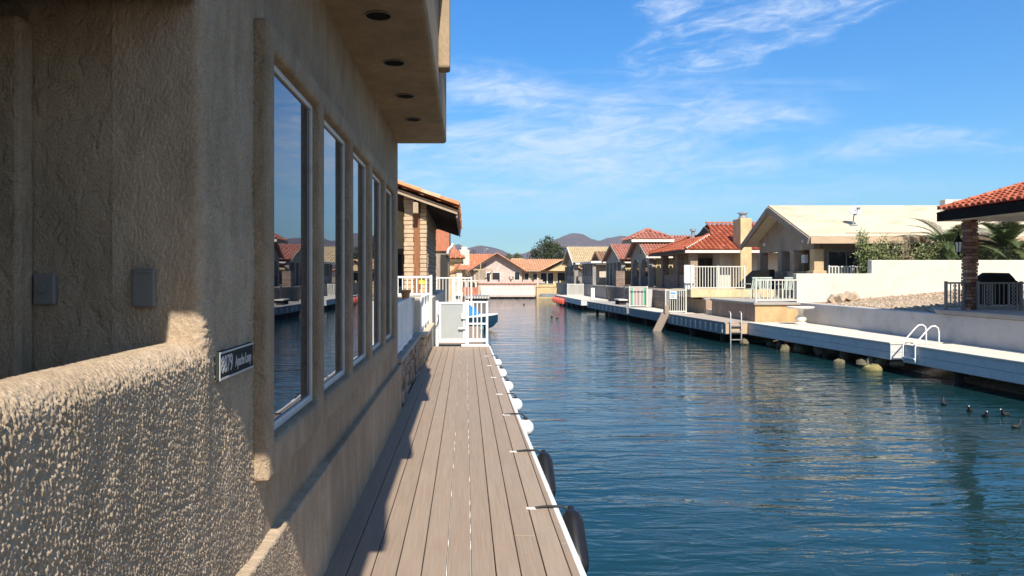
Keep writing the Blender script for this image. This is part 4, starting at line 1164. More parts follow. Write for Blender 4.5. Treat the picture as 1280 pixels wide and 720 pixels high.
# straight ladder
l2 = thing('dock_ladder', 'straight grey metal ladder on the end of the grey sided dock', 'ladder', (9.6, 26.25, 0))
for x in (9.42, 9.80):
    MB().tube([(x, 26.28, -.3), (x, 26.28, 1.05), (x, 26.33, 1.11), (x, 26.42, 1.13)], .022, 8).obj('rail', M['galv'], l2, smooth=True)
for z in (-.05, .12, .40, .62): MB().box(9.42, 9.80, 26.26, 26.31, z, z + .035).obj('rung', M['galv'], l2)
# round table
tb_ = thing('stone_table', 'round pale stone table on a turned pedestal on the white dock', 'table', (11.42, 25.2, .75))
MB().lathe((11.42, 25.2, .752), [(.18, 0), (.2, .05), (.12, .09), (.17, .14), (.18, .2), (.1, .3), (.075, .36), (.1, .5), (.14, .53)], 18).obj('pedestal', M['fascia_white'], tb_, smooth=True)
MB().lathe((11.42, 25.2, 1.285), [(.36, 0), (.43, .03), (.44, .06), (.42, .075)], 28).obj('top', M['fascia_white'], tb_, smooth=True)
# gangplank
gp = thing('gangplank', 'weathered brown plank leaning from the pale dock down to the water', 'plank', (8.5, 32.4, 0))
MB().beam((8.82, 32.55, .80), (8.28, 32.2, -.1), .42, .06).obj('board', M['weathered'], gp)
MB().box(8.74, 8.92, 32.45, 32.7, .755, 1.1).obj('stop', M['weathered'], gp)

# riprap rocks along the right bank
rr_ = random.Random(77)
def rock(c, s, mat, label, name='rock', cat='rock', group=None):
    m_ = MB(); m_.sphere((0, 0, 0), 1, 9, 6)
    m_.v = [(c[0] + x * s[0] * rr_.uniform(.8, 1.15), c[1] + y * s[1] * rr_.uniform(.8, 1.15), c[2] + z * s[2] * rr_.uniform(.8, 1.15)) for x, y, z in m_.v]
    return single(m_, name, mat, label, cat, group, smooth=True)
GR = 'rocks along the waterline of the right bank'
rock((10.35, 18.8, .03), (.25, .2, .13), plain('mossy_rock', (.26, .23, .09), .9, .3, 5, 9, .6, .03), 'largest mossy rock at the water below the gap between the white docks', group=GR)
rock((10.25, 20.3, .02), (.17, .15, .11), M['rock'], 'small mossy rock at the water left of the largest mossy rock', group=GR)
rock((10.1, 23.4, .05), (.17, .15, .18), M['rock'], 'pale upright rock at the water under the white dock with the stone table', group=GR)
rock((9.75, 25.9, .05), (.17, .16, .15), M['rock'], 'pale rock in the dark corner beside the straight metal ladder', group=GR)
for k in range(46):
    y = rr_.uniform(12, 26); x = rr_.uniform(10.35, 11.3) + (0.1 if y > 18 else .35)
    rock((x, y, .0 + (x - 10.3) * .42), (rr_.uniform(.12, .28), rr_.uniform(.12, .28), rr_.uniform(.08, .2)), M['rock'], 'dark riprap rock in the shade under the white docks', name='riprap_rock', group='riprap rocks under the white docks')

# broken stones at the foot of the white wall
GS = 'broken stones at the foot of the white wall'
for k, (px, py, s_, lab) in enumerate(((1040, 376, .17, 'dark leftmost broken stone'), (1048, 373, .2, 'pale broken stone next to the leftmost dark one'), (1054, 377, .13, 'smallest flat broken stone lying in front'), (1060, 372, .22, 'tall pale tilted broken stone'), (1067, 374, .2, 'tan rightmost block of broken stone'))):
    D = 26.0; x = (px - 582) / 924 * D
    m_ = MB(); m_.obox((x, D - .1 * (k % 2), 1.45 + .085 * (x - 12.3) + s_ * .55), (s_ * 1.6, s_ * 1.2, s_ * 1.25), Matrix.Rotation(.5 * k - .9, 3, 'Y') @ Matrix.Rotation(.7 * k, 3, 'Z'))
    single(m_, 'broken_stone', M['rock_pale'], lab + ' on the gravel below the white wall', 'stone', GS, bevel=.02)

# coots on the water
def coot(x, y, rz, label, group='small black water birds'):
    t = thing('coot', label, 'bird', (0, 0, 0), group)
    m_ = MB(); rings = []
    for (px_, pz, ry, rz_) in ((-.17, .07, .008, .008), (-.14, .065, .045, .03), (-.07, .05, .075, .06), (.02, .045, .08, .07), (.08, .06, .055, .055), (.105, .10, .034, .036), (.12, .15, .027, .027), (.135, .185, .03, .03), (.155, .195, .03, .03), (.175, .19, .015, .016)):
        rings.append([(px_ + (0 if pz < .09 else -.4 * rz_ * math.sin(a)), ry * math.cos(a), pz + rz_ * math.sin(a)) for a in [k * 2 * math.pi / 12 for k in range(12)]])
    m_.loft(rings); m_.obj('body', M['feather'], t, smooth=True)
    b_ = MB(); b_.loft([[(.168 + i * .017, .014 * (1 - i * .42) * math.cos(a), .192 - i * .006 + .017 * (1 - i * .42) * math.sin(a)) for a in [k * 2 * math.pi / 8 for k in range(8)]] for i in range(3)]); b_.obj('bill', M['bill'], t)
    t.location = (x, y, -.01); t.rotation_euler = (0, 0, rz); t.scale = (.62,) * 3; return t
coot(8.92, 13.8, R(60), 'black coot swimming at the left end of the row of birds')
coot(8.93, 13.1, R(230), 'black coot second from the left in the row of birds')
coot(9.3, 12.75, R(200), 'black coot a little apart below the shadowed dock edge')
coot(8.85, 12.6, R(250), 'black coot swimming between its neighbours in the nearer half of the row')
coot(8.72, 11.7, R(20), 'black coot nearest to the viewer by the right frame edge')
coot(5.0, 43.0, R(120), 'tiny far coot left of its partner on the calm water', 'far coots on the calm water')
coot(5.15, 41.6, R(10), 'tiny far coot closest to the blue rippled water', 'far coots on the calm water')
coot(4.9, 62, R(10), 'tiny coot farthest away near the pink seawall', 'far coots on the calm water')
# red floats
for k in range(5):
    y = 58.6 + k * 1.25; x = 7.98 - .23 * (y - 51.2) / 13.3 - .16
    t = thing('red_float', ['nearest', 'second nearest', 'middle', 'second farthest', 'farthest'][k] + ' red float hanging on the side of the farthest dock', 'float', (x, y, .1), 'red floats on the farthest dock')
    MB().lathe((x, y, .12), [(.02, 0), (.12, .06), (.15, .2), (.15, .36), (.11, .47), (.03, .52)], 14).obj('body', M['red_buoy'], t, smooth=True)
    MB().tube([(x, y, .63), (x + .15, y, .72)], .015, 5).obj('strap', M['strap'], t)
# ================================================================== right bank: raised terraces
def wallbox(name, label, boxes, loc, cat='wall', group=None):
    t = thing(name, label, cat, loc, group)
    for (n, m, b, bv) in boxes: MB().box(*b).obj(n, M[m], t, bevel=bv)
    return t
ta = thing('terrace', 'raised ochre and brown rendered terrace block with steps behind the ladder dock', 'terrace', (11, 31, .7))
MB().box(10.42, 12.04, 26.62, 26.66, .72, 1.36).obj('end_face', M['patio_orange'], ta)
MB().box(10.42, 15.5, 26.665, 31.3, .5, 1.36).obj('block', M['patio_brown'], ta)
MB().box(10.36, 12.04, 26.55, 31.36, 1.362, 1.45).obj('coping', M['concrete'], ta, bevel=.01)
MB().box(12.045, 16, 27.28, 31.36, 1.362, 1.448).obj('paving', M['concrete'], ta)
for k in range(3): MB().box(10.5 + .3 * k, 13, 31.37, 32.3, .5, .95 + .22 * k).obj('step', M['pale_stucco'], ta)
MB().box(10.5, 13, 32.31, 35.6, .5, 1.36).obj('block', M['patio_brown'], ta)
MB().box(10.44, 13, 32.3, 32.62, 1.362, 1.45).obj('coping', M['concrete'], ta, bevel=.01)
MB().box(13.01, 16.2, 31.37, 35.6, .5, 1.445).obj('paving', M['concrete'], ta)
railing('cream baluster railing on the ochre terrace block beside the white garden wall', (10.5, 26.75), (12.0, 26.75), 1.45, .83, M['cream_rail'], .13, 2, bw=.03)

c1t = thing('cream_terrace', 'cream rendered terrace wall below the red tile house', 'terrace', (12, 36, .7))
MB().box(9.95, 16, 32.68, 35.8, 1.452, 1.80).obj('wall', M['cream'], c1t, bevel=.015)
MB().box(10.0, 16, 35.81, 52, .5, 1.62).obj('block', M['brick_grey'], c1t)
MB().box(9.85, 10.0, 35.8, 38.4, .5, 1.66).obj('brick_face', M['brick_grey'], c1t)
railing('cream baluster railing with gate on the cream terrace wall before the red tile house', (10.0, 32.75), (12.35, 32.75), 1.80, 1.04, M['cream_rail'], .12, 3, bw=.03)
railing('cream fence across the dock carrying a small blue and white notice', (8.9, 32.9), (9.8, 32.9), .75, 1.05, M['cream_rail'], .10, 2, bw=.026, cat='fence', name='dock_fence')
nb = thing('notice', 'small blue and white notice fixed on the cream dock fence', 'sign', (9.22, 32.85, 1.4))
MB().box(9.06, 9.36, 32.84, 32.86, 1.38, 1.72).obj('board', plain('notice_white', (.7, .74, .78), .5, .05), nb)
MB().box(9.09, 9.33, 32.834, 32.8395, 1.60, 1.68).obj('header', plain('notice_blue', (.1, .3, .6), .5, .05), nb)
mk = MB()
for k in range(3): mk.box(9.11, 9.30 - .04 * (k % 2), 32.834, 32.8395, 1.43 + k * .05, 1.45 + k * .05)
mk.obj('lines', M['box_grey'], nb)
tv = MB(); tv.box(9.13, 9.3, 37.0, 37.02, .9, 1.8)
f2 = railing('white framed fence across the dock before the striped cloth', (8.62, 38.9), (9.55, 38.9), .75, 1.1, M['cream_rail'], .16, 2, bw=.022, cat='fence', name='dock_fence')
single(MB().box(8.72, 9.5, 39.15, 39.18, .85, 1.78), 'towel', M['towel'], 'pink and green striped cloth hanging behind the white framed fence', 'towel')
single(MB().box(9.6, 9.95, 39.4, 39.46, .752, 1.7), 'door_panel', M['grey_wall'], 'plain grey door panel standing beside the striped cloth', 'panel', bevel=.01)
bl = thing('bench', 'low pale bench on the dark grey dock', 'bench', (9.0, 43, .75))
MB().box(8.75, 9.25, 42.2, 43.6, 1.0, 1.06).obj('seat', M['fascia_white'], bl)
for y in (42.35, 43.4): MB().box(8.8, 9.2, y, y + .08, .752, 1.0).obj('leg', M['dock_dark'], bl)

rt = thing('row_terrace', 'grey raised terrace wall running below the far porch houses', 'terrace', (11, 60, .7))
MB().box(10.05, 14, 38.42, 82, .5, 1.60).obj('wall', M['grey_stucco'], rt)
MB().box(9.98, 10.2, 38.42, 82, 1.602, 1.68).obj('coping', M['grey_stucco'], rt)
for y in (41, 46.2, 52.5, 58, 63.5): MB().box(9.96, 10.04, y, y + .45, .6, 1.75).obj('pilaster', M['grey_stucco'], rt)
wp = single(MB().box(8.9, 9.15, 52.4, 52.65, .752, 1.55), 'dock_pedestal', M['white'], 'white power pedestal standing on the farthest dock', 'pedestal', bevel=.03)
railing('small pale slatted fence on the farthest dock', (8.4, 61), (9.7, 61), .75, 1.0, M['cream_rail'], .09, 2, bw=.05, cat='fence', name='dock_fence')

# ================================================================== beige gable house
bh = thing('beige_house', 'beige house with broad pale foam roof, shaded gable porch and satellite dish', 'house', (18, 34, 1.5))
YE0, YR, YE1, XF = 30.0, 33.7, 37.4, 13.95
ZE, ZR = 4.02, 5.62
rf = MB()
def sheet(pts, th=.16):
    n = (Vector(pts[1]) - Vector(pts[0])).cross(Vector(pts[3]) - Vector(pts[0])).normalized()
    if n.z < 0: n = -n
    m_ = MB(); m_.hexa([Vector(p) - n * th for p in pts] + [Vector(p) for p in pts]); return m_
s1 = sheet([(XF, YE0, ZE), (34, YE0, ZE), (34, YR, ZR), (XF - .15, YR, ZR)]); s1.obj('roof', M['beige_roof'], bh, bevel=.01)
s2 = sheet([(34, YE1, ZE), (XF, YE1, ZE), (XF - .15, YR + .003, ZR), (34, YR + .003, ZR)]); s2.obj('roof', M['beige_roof'], bh, bevel=.01)
MB().box(XF + .05, 34, YE0 - .03, YE0 + .02, ZE - .30, ZE - .045).obj('fascia', M['fascia_tan'], bh)
for a, b in (((XF - .03, YE0 + .02, ZE - .20), (XF - .18, YR, ZR - .20)), ((XF - .03, YE1, ZE - .20), (XF - .18, YR, ZR - .20))):
    MB().beam(a, b, .06, .26).obj('bargeboard', M['taupe'], bh)
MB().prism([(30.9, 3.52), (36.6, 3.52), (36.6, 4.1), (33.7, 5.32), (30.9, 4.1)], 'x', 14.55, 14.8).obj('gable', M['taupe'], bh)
sf = sheet([(14.0, YE0 + .2, ZE - .14), (20, YE0 + .2, ZE - .14), (20, YR, ZR - .2), (14.0, YR, ZR - .2)], .03); sf.obj('soffit', M['pale_stucco'], bh)
sf = sheet([(20, YE1 - .2, ZE - .14), (14.0, YE1 - .2, ZE - .14), (14.0, YR, ZR - .2), (20, YR, ZR - .2)], .03); sf.obj('soffit', M['pale_stucco'], bh)
MB().box(14.3, 19, 30.8, 37, 1.3, 1.66).obj('porch_floor', M['concrete'], bh)
for y, m in ((30.65, 'tan_lit'), (32.55, 'taupe'), (33.85, 'taupe'), (36.3, 'taupe')):  # sunlit and shaded tones painted into the columns of one porch
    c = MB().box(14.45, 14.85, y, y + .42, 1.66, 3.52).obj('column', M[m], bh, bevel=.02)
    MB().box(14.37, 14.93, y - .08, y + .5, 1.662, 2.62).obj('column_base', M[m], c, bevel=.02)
for (y0, y1) in ((31.16, 32.46), (33.06, 33.76), (34.36, 36.2)):
    MB().box(14.55, 14.62, y0, y1, 1.7, 2.55).obj('screen_panel', M['screen'], bh)
    MB().box(14.53, 14.64, y0, y1, 2.552, 2.6).obj('screen_rail', M['taupe'], bh)
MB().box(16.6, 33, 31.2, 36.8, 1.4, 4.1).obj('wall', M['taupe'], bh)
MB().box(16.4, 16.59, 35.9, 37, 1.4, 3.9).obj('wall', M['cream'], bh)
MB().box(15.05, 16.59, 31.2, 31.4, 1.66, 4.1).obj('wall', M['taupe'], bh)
sdw = MB().box(15.2, 17.6, 31.12, 31.19, 1.75, 3.5).obj('sliding_door', M['grey_stucco'], bh)
for k in range(3): MB().box(15.28 + k * .77, 15.98 + k * .77, 31.08, 31.115, 1.85, 3.42).obj('pane', M['glass_far'], sdw)
wn = MB().box(16.54, 16.595, 33.4, 34.9, 2.2, 3.4).obj('window', M['vinyl'], bh); MB().box(16.5, 16.535, 33.5, 34.8, 2.3, 3.3).obj('pane', M['pale_stucco'], wn)
for y in (31.7, 35.8): MB().box(14.46, 14.54, y, y + .12, 3.85, 4.0).obj('flood_light', M['white'], bh)
MB().box(14.3, 14.44, 31.2, 31.5, 2.95, 3.3).obj('meter_box', M['dish'], bh)
MB().tube([(XF + 1.6, YE0 + .25, ZE + .17), (23, YE0 + .25, ZE + .17)], .02, 6).obj('conduit', M['beige_roof'], bh)
MB().box(21.4, 22.3, 33.0, 33.4, 5.2, 5.82).obj('roof_vent', M['grey_wall'], bh, bevel=.02)
railing('white baluster railing between the beige house porch and the stepped white wall', (14.35, 29.2), (16.2, 29.2), 1.85, .95, M['cream_rail'], .12, 3, bw=.05)
single(MB().beam((15.2, 29.05, 2.25), (16.1, 29.05, 2.78), .05, .05), 'handrail', M['cream_rail'], 'sloping white handrail beside the railing of the beige house', 'handrail')

ds = thing('satellite_dish', 'grey satellite dish on a bent mast on the beige roof', 'satellite dish', (16.35, 31.2, 4.5))
zb = ZE + (31.2 - YE0) * (ZR - ZE) / (YR - YE0)
MB().box(16.2, 16.5, 31.1, 31.3, zb - .02, zb + .03).obj('foot', M['galv'], ds)
MB().tube([(16.35, 31.2, zb), (16.37, 31.2, zb + .38), (16.42, 31.12, zb + .52)], .03, 8).obj('mast', M['galv'], ds, smooth=True)
dm = MB(); rings = []
axis = Vector((-.15, -.9, .40)).normalized(); o1 = axis.cross(Vector((0, 0, 1))).normalized(); o2 = o1.cross(axis)
cc = Vector((16.40, 31.08, zb + .62))
for r_, d_ in ((.26, 0), (.255, .01), (.17, -.03), (.09, -.05), (.01, -.06)):
    rings.append([cc + axis * d_ + o1 * r_ * math.cos(k * math.pi / 12) + o2 * r_ * .9 * math.sin(k * math.pi / 12) for k in range(24)])
rings += [[cc + axis * (d_ - .012) + o1 * r_ * math.cos(k * math.pi / 12) + o2 * r_ * .9 * math.sin(k * math.pi / 12) for k in range(24)] for r_, d_ in ((.01, -.06), (.09, -.05), (.17, -.03), (.26, 0))]
dm.loft(rings, False); dm.obj('reflector', M['dish'], ds, smooth='all')
MB().tube([cc - o2 * .2, cc + axis * .28 - o2 * .08], .012, 6).obj('arm', M['galv'], ds)
MB().box(*(lambda p: (p.x - .05, p.x + .05, p.y - .06, p.y + .06, p.z - .04, p.z + .05))(cc + axis * .3 - o2 * .08)).obj('feed', M['box_grey'], ds, bevel=.01)

# plastic chairs behind the terrace railing
def chair(x, y, z, rz, label):
    t = thing('garden_chair', label, 'chair', (0, 0, 0), 'plastic garden chairs on the terrace')
    MB().box(-.23, .23, -.22, .22, .40, .43).obj('seat', M['plastic_green'], t, bevel=.01)
    bk = MB()
    for k in range(5): bk.hexa([(-.22 + k * .092, .2, .44), (-.16 + k * .092, .2, .44), (-.16 + k * .092, .225, .44), (-.22 + k * .092, .225, .44), (-.22 + k * .092, .3, .86), (-.16 + k * .092, .3, .86), (-.16 + k * .092, .325, .86), (-.22 + k * .092, .325, .86)])
    bk.beam((-.24, .315, .87), (.24, .315, .87), .05, .06); bk.obj('backrest', M['plastic_green'], t, bevel=.006)
    for sx in (-1, 1):
        MB().tube([(sx * .25, .22, .62), (sx * .26, -.2, .62), (sx * .26, -.23, .58)], .022, 6).obj('arm', M['plastic_green'], t, smooth=True)
        for sy in (-1, 1): MB().tube([(sx * .23, sy * .2, .41), (sx * .26, sy * .24, 0)], .022, 6).obj('leg', M['plastic_green'], t, smooth=True)
    t.location = (x, y, z); t.rotation_euler = (0, 0, rz); return t
for k, (x, y, rz) in enumerate(((12.35, 30.6, R(170)), (12.95, 29.9, R(185)), (13.3, 29.2, R(140)), (11.95, 30.9, R(200)))):
    chair(x, y, 1.452, rz, ['pale green plastic garden chair second from the left behind the terrace railing', 'pale green plastic garden chair in the middle behind the terrace railing', 'pale green plastic garden chair closest to the white garden wall', 'pale green plastic garden chair at the left end of the row'][k])

# shrubs and palms behind the white wall
def shrub(label, x, y, z0, h, w, mat, n, seed, size=.1, stems=8):
    t = thing('oleander_shrub', label, 'shrub', (x, y, z0), 'shrubs behind the white garden wall')
    r = random.Random(seed); S = []
    sm = MB()
    for k in range(stems):
        a = r.uniform(0, 6.28); q = r.uniform(.1, 1) * w; hh = h * r.uniform(.7, 1.08)
        p = [Vector((x, y, z0)), Vector((x + math.cos(a) * q * .4, y + math.sin(a) * q * .35, z0 + hh * .5)), Vector((x + math.cos(a) * q, y + math.sin(a) * q * .6, z0 + hh))]
        S.append(p); sm.tube(p, [.022, .016, .006], 5)
    sm.obj('stem', M['bark'] if mat != 'leaf_dry' else M['tan_wood'], t)
    def fn(rr):
        p = rr.choice(S); u_ = rr.uniform(.35, 1.0) ** .8
        c = p[0].lerp(p[1], u_ * 2) if u_ < .5 else p[1].lerp(p[2], u_ * 2 - 1)
        return c + Vector((rr.gauss(0, 1), rr.gauss(0, 1), rr.gauss(0, .9))) * (.10 + .12 * (1 - u_)) * (w / .7), .35 + .3 * u_
    leaves(MB(), fn, n, size, seed + 1).obj('foliage', M[mat], t)
shrub('tallest green shrub at the step of the white garden wall', 15.4, 28.2, 1.6, 2.3, .55, 'leaf_shrub', 3000, 81, .1, 11)
shrub('olive green shrub between the tallest shrub and the dry twigs behind the white wall', 16.1, 28.3, 1.6, 1.95, .6, 'leaf_shrub', 3200, 82, .1, 12)
shrub('dry tan twiggy shrub with bare branch tips behind the white wall', 16.75, 28.4, 1.6, 2.2, .65, 'leaf_dry', 1700, 83, .09, 20)
shrub('mid green shrub beside the dry tan shrub behind the white wall', 17.4, 28.3, 1.6, 2.0, .65, 'leaf_shrub', 3400, 84, .1, 14)
shrub('pale twiggy shrub next to the left palm', 18.1, 28.2, 1.6, 2.0, .6, 'leaf_shrub', 2600, 85, .09, 13)
shrub('dense dark shrub under the right palm beyond the brick column', 20.6, 28.4, 1.6, 1.7, .9, 'leaf_tree', 2400, 86, .11, 14)
shrub('dense shrub at the right frame edge behind the white wall', 22.3, 28.4, 1.6, 1.75, .9, 'leaf_shrub', 2400, 87, .11, 14)

def palm(label, x, y, z0, th, nf, fl, seed):
    t = thing('palm_tree', label, 'palm tree', (x, y, z0), 'date palms behind the white garden wall')
    r = random.Random(seed); tr = MB(); prof_ = [(.2, 0)]
    z = 0
    while z < th: prof_ += [(.16 + r.uniform(0, .03), z + .04), (.2 + r.uniform(0, .03), z + .11)]; z += .12
    tr.lathe((x, y, z0), prof_, 12); tr.obj('trunk', M['palm_bark'], t)
    top = Vector((x, y, z0 + th))
    for k in range(nf):
        a = 2.4 * k + r.uniform(-.2, .2); el = R(r.choice([75, 58, 40, 22, 5, -10])) + r.uniform(-.1, .1); ln = fl * r.uniform(.85, 1.1)
        p = top.copy(); pts = [p.copy()]; d_el = el
        for q in range(9):
            d_el -= R(8.5)
            p = p + Vector((math.cos(a) * math.cos(d_el), math.sin(a) * math.cos(d_el), math.sin(d_el))) * ln / 9
            pts.append(p.copy())
        fm = MB(); fm.tube(pts, [.028 - .0024 * q for q in range(10)], 5, True, .7)
        tn = r.uniform(.3, .65)
        for q in range(10, 90, 2):
            u_ = q / 10; i = min(int(u_), 8); c = pts[i].lerp(pts[i + 1], u_ - i); d = (pts[i + 1] - pts[i]).normalized()
            sd_ = d.cross(Vector((0, 0, 1))).normalized(); up_ = sd_.cross(d)
            L_ = .46 * math.sin(math.pi * min(1, .15 + u_ / 10.5)) * r.uniform(.8, 1.1)
            for s_ in (-1, 1):
                tip = c + d * L_ * .62 + sd_ * s_ * L_ * .78 + up_ * L_ * .22 - Vector((0, 0, .12 * L_))
                w_ = up_.cross((tip - c).normalized()).normalized() * .011
                fm.add([c - w_, (c + tip) / 2 - w_ * 1.2, tip, (c + tip) / 2 + w_ * 1.2, c + w_], [(0, 1, 2, 3, 4)], min(1, max(0, tn + r.gauss(0, .12))))
        fm.obj('frond', M['leaf_palm'], t)
    return t
palm('feathery date palm between the shrubs and the brick column', 18.75, 28.7, 1.6, 1.75, 44, 2.1, 91)
palm('feathery date palm beyond the brick column at the right', 21.2, 29.0, 1.6, 1.85, 44, 2.2, 92)

# ================================================================== pavilion on the right
pv = thing('pavilion', 'open pavilion with bright red tile roof on a brown brick column', 'pavilion', (17, 15, 1.5))
MB().prism([(12.0, 8), (12.0, 18.85), (12.5, 19.9), (32, 19.9), (32, 8)], 'z', 1.445, 1.55).obj('slab', M['concrete'], pv, bevel=.015, fix=True)
def vpier(x0, x1, y0, y1, z0, z1, seed):
    m_ = MB(); r = random.Random(seed); z = z0; k = 0
    while z < z1 - .01:
        h = min(.085, z1 - z)
        ns = 2; off_ = .5 if k % 2 else .35
        xs_ = [x0, x0 + (x1 - x0) * off_, x1]
        for i in range(ns):
            j = r.uniform(-.008, .02)
            m_.box(xs_[i] - (j if i == 0 else -.004), xs_[i + 1] + (j if i == 1 else -.004), y0 - r.uniform(0, .02), y1 + r.uniform(0, .02), z, z + h - .012, r.random())
        m_.box(x0 + .015, x1 - .015, y0 + .015, y1 - .015, z + h - .012, z + h, .1)
        z += h; k += 1
    return m_
bkm = tilemat('varied_brown_brick', [(0, (.11, .065, .05)), (.4, (.21, .105, .075)), (.75, (.3, .165, .115)), (1, (.4, .27, .2))], .9)
for (x, y) in ((12.45, 18.45), (12.45, 10.5), (18.6, 18.45), (20.0, 11.0)):
    if x > 19: continue
    vpier(x + .10, x + .36, y + .04, y + .26, 1.55, 3.82, int(x * 7 + y)).obj('brick_column', bkm, pv, bevel=.006, seg=1)
PX, PXR, PXE, PY0, PY1, PZ, PZR = 12.23, 15.8, 19.4, 8.0, 19.15, 3.98, 5.02
for k, (xa, sg_) in enumerate(((PX, 1), (PXE, -1))):
    m_ = MB(); d = Vector((PXR - xa, 0, PZR - PZ)); tiles(m_, (xa, PY0, PZ + .1), (0, 1, 0), d, PY1 - PY0, d.length, None, .21, .36, 15 + k)
    if k == 0:
        caps(m_, (PX + .02, PY1 - .03, PZ + .13), (PXR, PY1 - .03, PZR + .13), .09, .38, 9)
        caps(m_, (PXR, PY1, PZR + .13), (PXR, PY0, PZR + .13), .1, .38, 10)
    m_.obj('roof', M['tile_red'], pv)
    s_ = sheet([(xa, PY0, PZ + .05), (xa, PY1, PZ + .05), (PXR, PY1, PZR + .05), (PXR, PY0, PZR + .05)] if k else [(xa, PY1, PZ + .05), (xa, PY0, PZ + .05), (PXR, PY0, PZR + .05), (PXR, PY1, PZR + .05)], .05); s_.obj('roof_deck', M['black'], pv)
MB().box(PX - .03, PX + .04, PY0, PY1, PZ - .17, PZ + .06).obj('fascia', M['black'], pv)
m_ = MB(); m_.beam((PX, PY1, PZ - .02), (PXR, PY1, PZR - .02), .06, .17); m_.obj('fascia', M['black'], pv)
MB().box(PX + .05, PXE - .05, PY0, PY1 - .04, PZ - .17, PZ - .13).obj('ceiling', M['pale_stucco'], pv)
MB().box(12.46, 12.8, PY0, 18.8, 3.82, PZ - .172).obj('beam', M['pale_stucco'], pv, bevel=.01)
MB().box(12.805, 19.0, 18.47, 18.8, 3.82, PZ - .172).obj('beam', M['pale_stucco'], pv, bevel=.01)
ln_ = MB().lathe((12.40, 18.6, 2.93), [(.02, 0), (.03, .02), (.05, .06), (.055, .07)], 8).obj('lantern', M['black'], pv)
lx, ly = 12.38, 18.58
MB().lathe((lx, ly, 3.0), [(.055, 0), (.085, .24), (.085, .25)], 6).obj('lantern_glass', M['lamp_glass'], ln_)
MB().lathe((lx, ly, 3.251), [(.12, 0), (.06, .09), (.05, .14), (.015, .18), (.02, .24), (.004, .27)], 6).obj('lantern_cap', M['black'], ln_)
fr_ = MB()
for k in range(6):
    a = k * math.pi / 3; fr_.beam((lx + .057 * math.cos(a), ly + .057 * math.sin(a) , 2.99), (lx + .088 * math.cos(a), ly + .088 * math.sin(a), 3.26), .012, .012)
fr_.tube([(lx, ly, 2.99), (lx, ly, 2.9), (lx + .1, ly, 2.87), (12.56, ly, 2.95)], .012, 6)
fr_.obj('lantern_frame', M['black'], ln_)

def iron_rail(label, p0, p1, z0, h, scrolls, posts):
    t = railing(label, p0, p1, z0, h, M['iron'], .105, posts, bw=.016, group='iron railings of the pavilion', cat='railing', name='iron_railing')
    for sx in scrolls:
        m_ = MB(); y = p0[1]
        for k in range(5):
            zc_ = z0 + .14 + k * (h - .2) / 5 + .05
            for s_ in (-1, 1):
                pts = [(sx + s_ * .045 * math.cos(a) * (1 - .08 * i_), y - .012, zc_ + .055 * math.sin(a) * (1 - .05 * i_)) for i_, a in enumerate([q * .7 for q in range(9)])]
                m_.tube(pts, .009, 5)
        m_.beam((sx - .1, y, z0 + .1), (sx - .1, y, z0 + h - .05), .02, .02); m_.beam((sx + .1, y, z0 + .1), (sx + .1, y, z0 + h - .05), .02, .02)
        m_.obj('scroll_panel', M['iron_pale'], t)
    return t
iron_rail('short iron railing with one scroll panel left of the brown brick column', (12.08, 18.6), (12.54, 18.6), 1.55, .70, (12.3,), 2)
iron_rail('long iron railing with scroll panels in front of the black grill', (12.72, 18.36), (17.0, 18.36), 1.55, .70, (12.98, 13.6, 14.6, 15.5), 5)
ir3 = railing('side iron railing along the seawall edge of the pavilion slab', (12.98, 19.7), (12.6, 19.2), 1.56, .1, M['iron'], .2, 2, bw=.012, name='iron_railing') if False else None

gr = thing('barbecue_grill', 'barbecue grill under a black cover behind the iron railing', 'grill', (13.87, 19.35, 1.55))
MB().loft([[(x - .53, 19.35 + y, 1.66 + z * .88) for y, z in ((-.3, 0), (.3, 0), (.31, .55), (.30, zt1), (.15, zt2), (-.15, zt2), (-.30, zt1), (-.31, .55))] for x, zt1, zt2 in ((13.95, .60, .62), (13.97, .72, .80), (14.15, .80, .94), (14.65, .80, .93), (14.72, .70, .78), (14.86, .62, .64), (14.88, .58, .6))]).obj('cover', M['black'], gr, smooth=True, bevel=.02)
for x in (13.52, 14.22):
    for y in (19.15, 19.55):
        MB().tube([(x, y, 1.552), (x, y, 1.69)], .02, 6).obj('leg', M['iron'], gr)

# ================================================================== red tile house
rh = thing('red_tile_house', 'house with glossy red tile hip roof, brick porch columns and yellow chimney', 'house', (16, 47, 1.6))
A0, A1, AX, AZ = 43.0, 51.5, 12.75, 3.92
YRG, XRG, ZRG = 47.25, 15.6, 5.66
def rectroof(t, mat, p0, U, V, L, S, poly=None, seed=1, tw=.29, tl=.42):
    m_ = MB(); tiles(m_, p0, U, V, L, S, poly, tw, tl, seed); return m_.obj('roof', mat, t)
dn = Vector((0, YRG - A0, ZRG - AZ)); S_ = dn.length
hx = 2.1; hs_ = S_ * .52                                                # hip rises to about half the slope
XR_ = 26
rectroof(rh, M['tile_red'], (AX, A0, AZ), (1, 0, 0), dn, XR_ - AX, S_, [(0, 0), (XR_ - AX, 0), (XR_ - AX, S_), (hx + .65, S_), (hx + .2, hs_), (hx, hs_)], 101)
df = Vector((0, YRG - A1, ZRG - AZ))
rectroof(rh, M['tile_red'], (AX, A1, AZ), (1, 0, 0), df, XR_ - AX, S_, [(0, 0), (XR_ - AX, 0), (XR_ - AX, S_), (hx + .65, S_), (hx + .2, hs_), (hx, hs_)], 102)
zh = AZ + (ZRG - AZ) * .52; vh = Vector((hx, 0, zh - AZ)); yk = (YRG - A0) * .52
rectroof(rh, M['tile_red'], (AX, A0, AZ), (0, 1, 0), vh, A1 - A0, vh.length, [(0, 0), (A1 - A0, 0), (A1 - A0 - yk, vh.length), (yk, vh.length)], 103)
cm = MB()
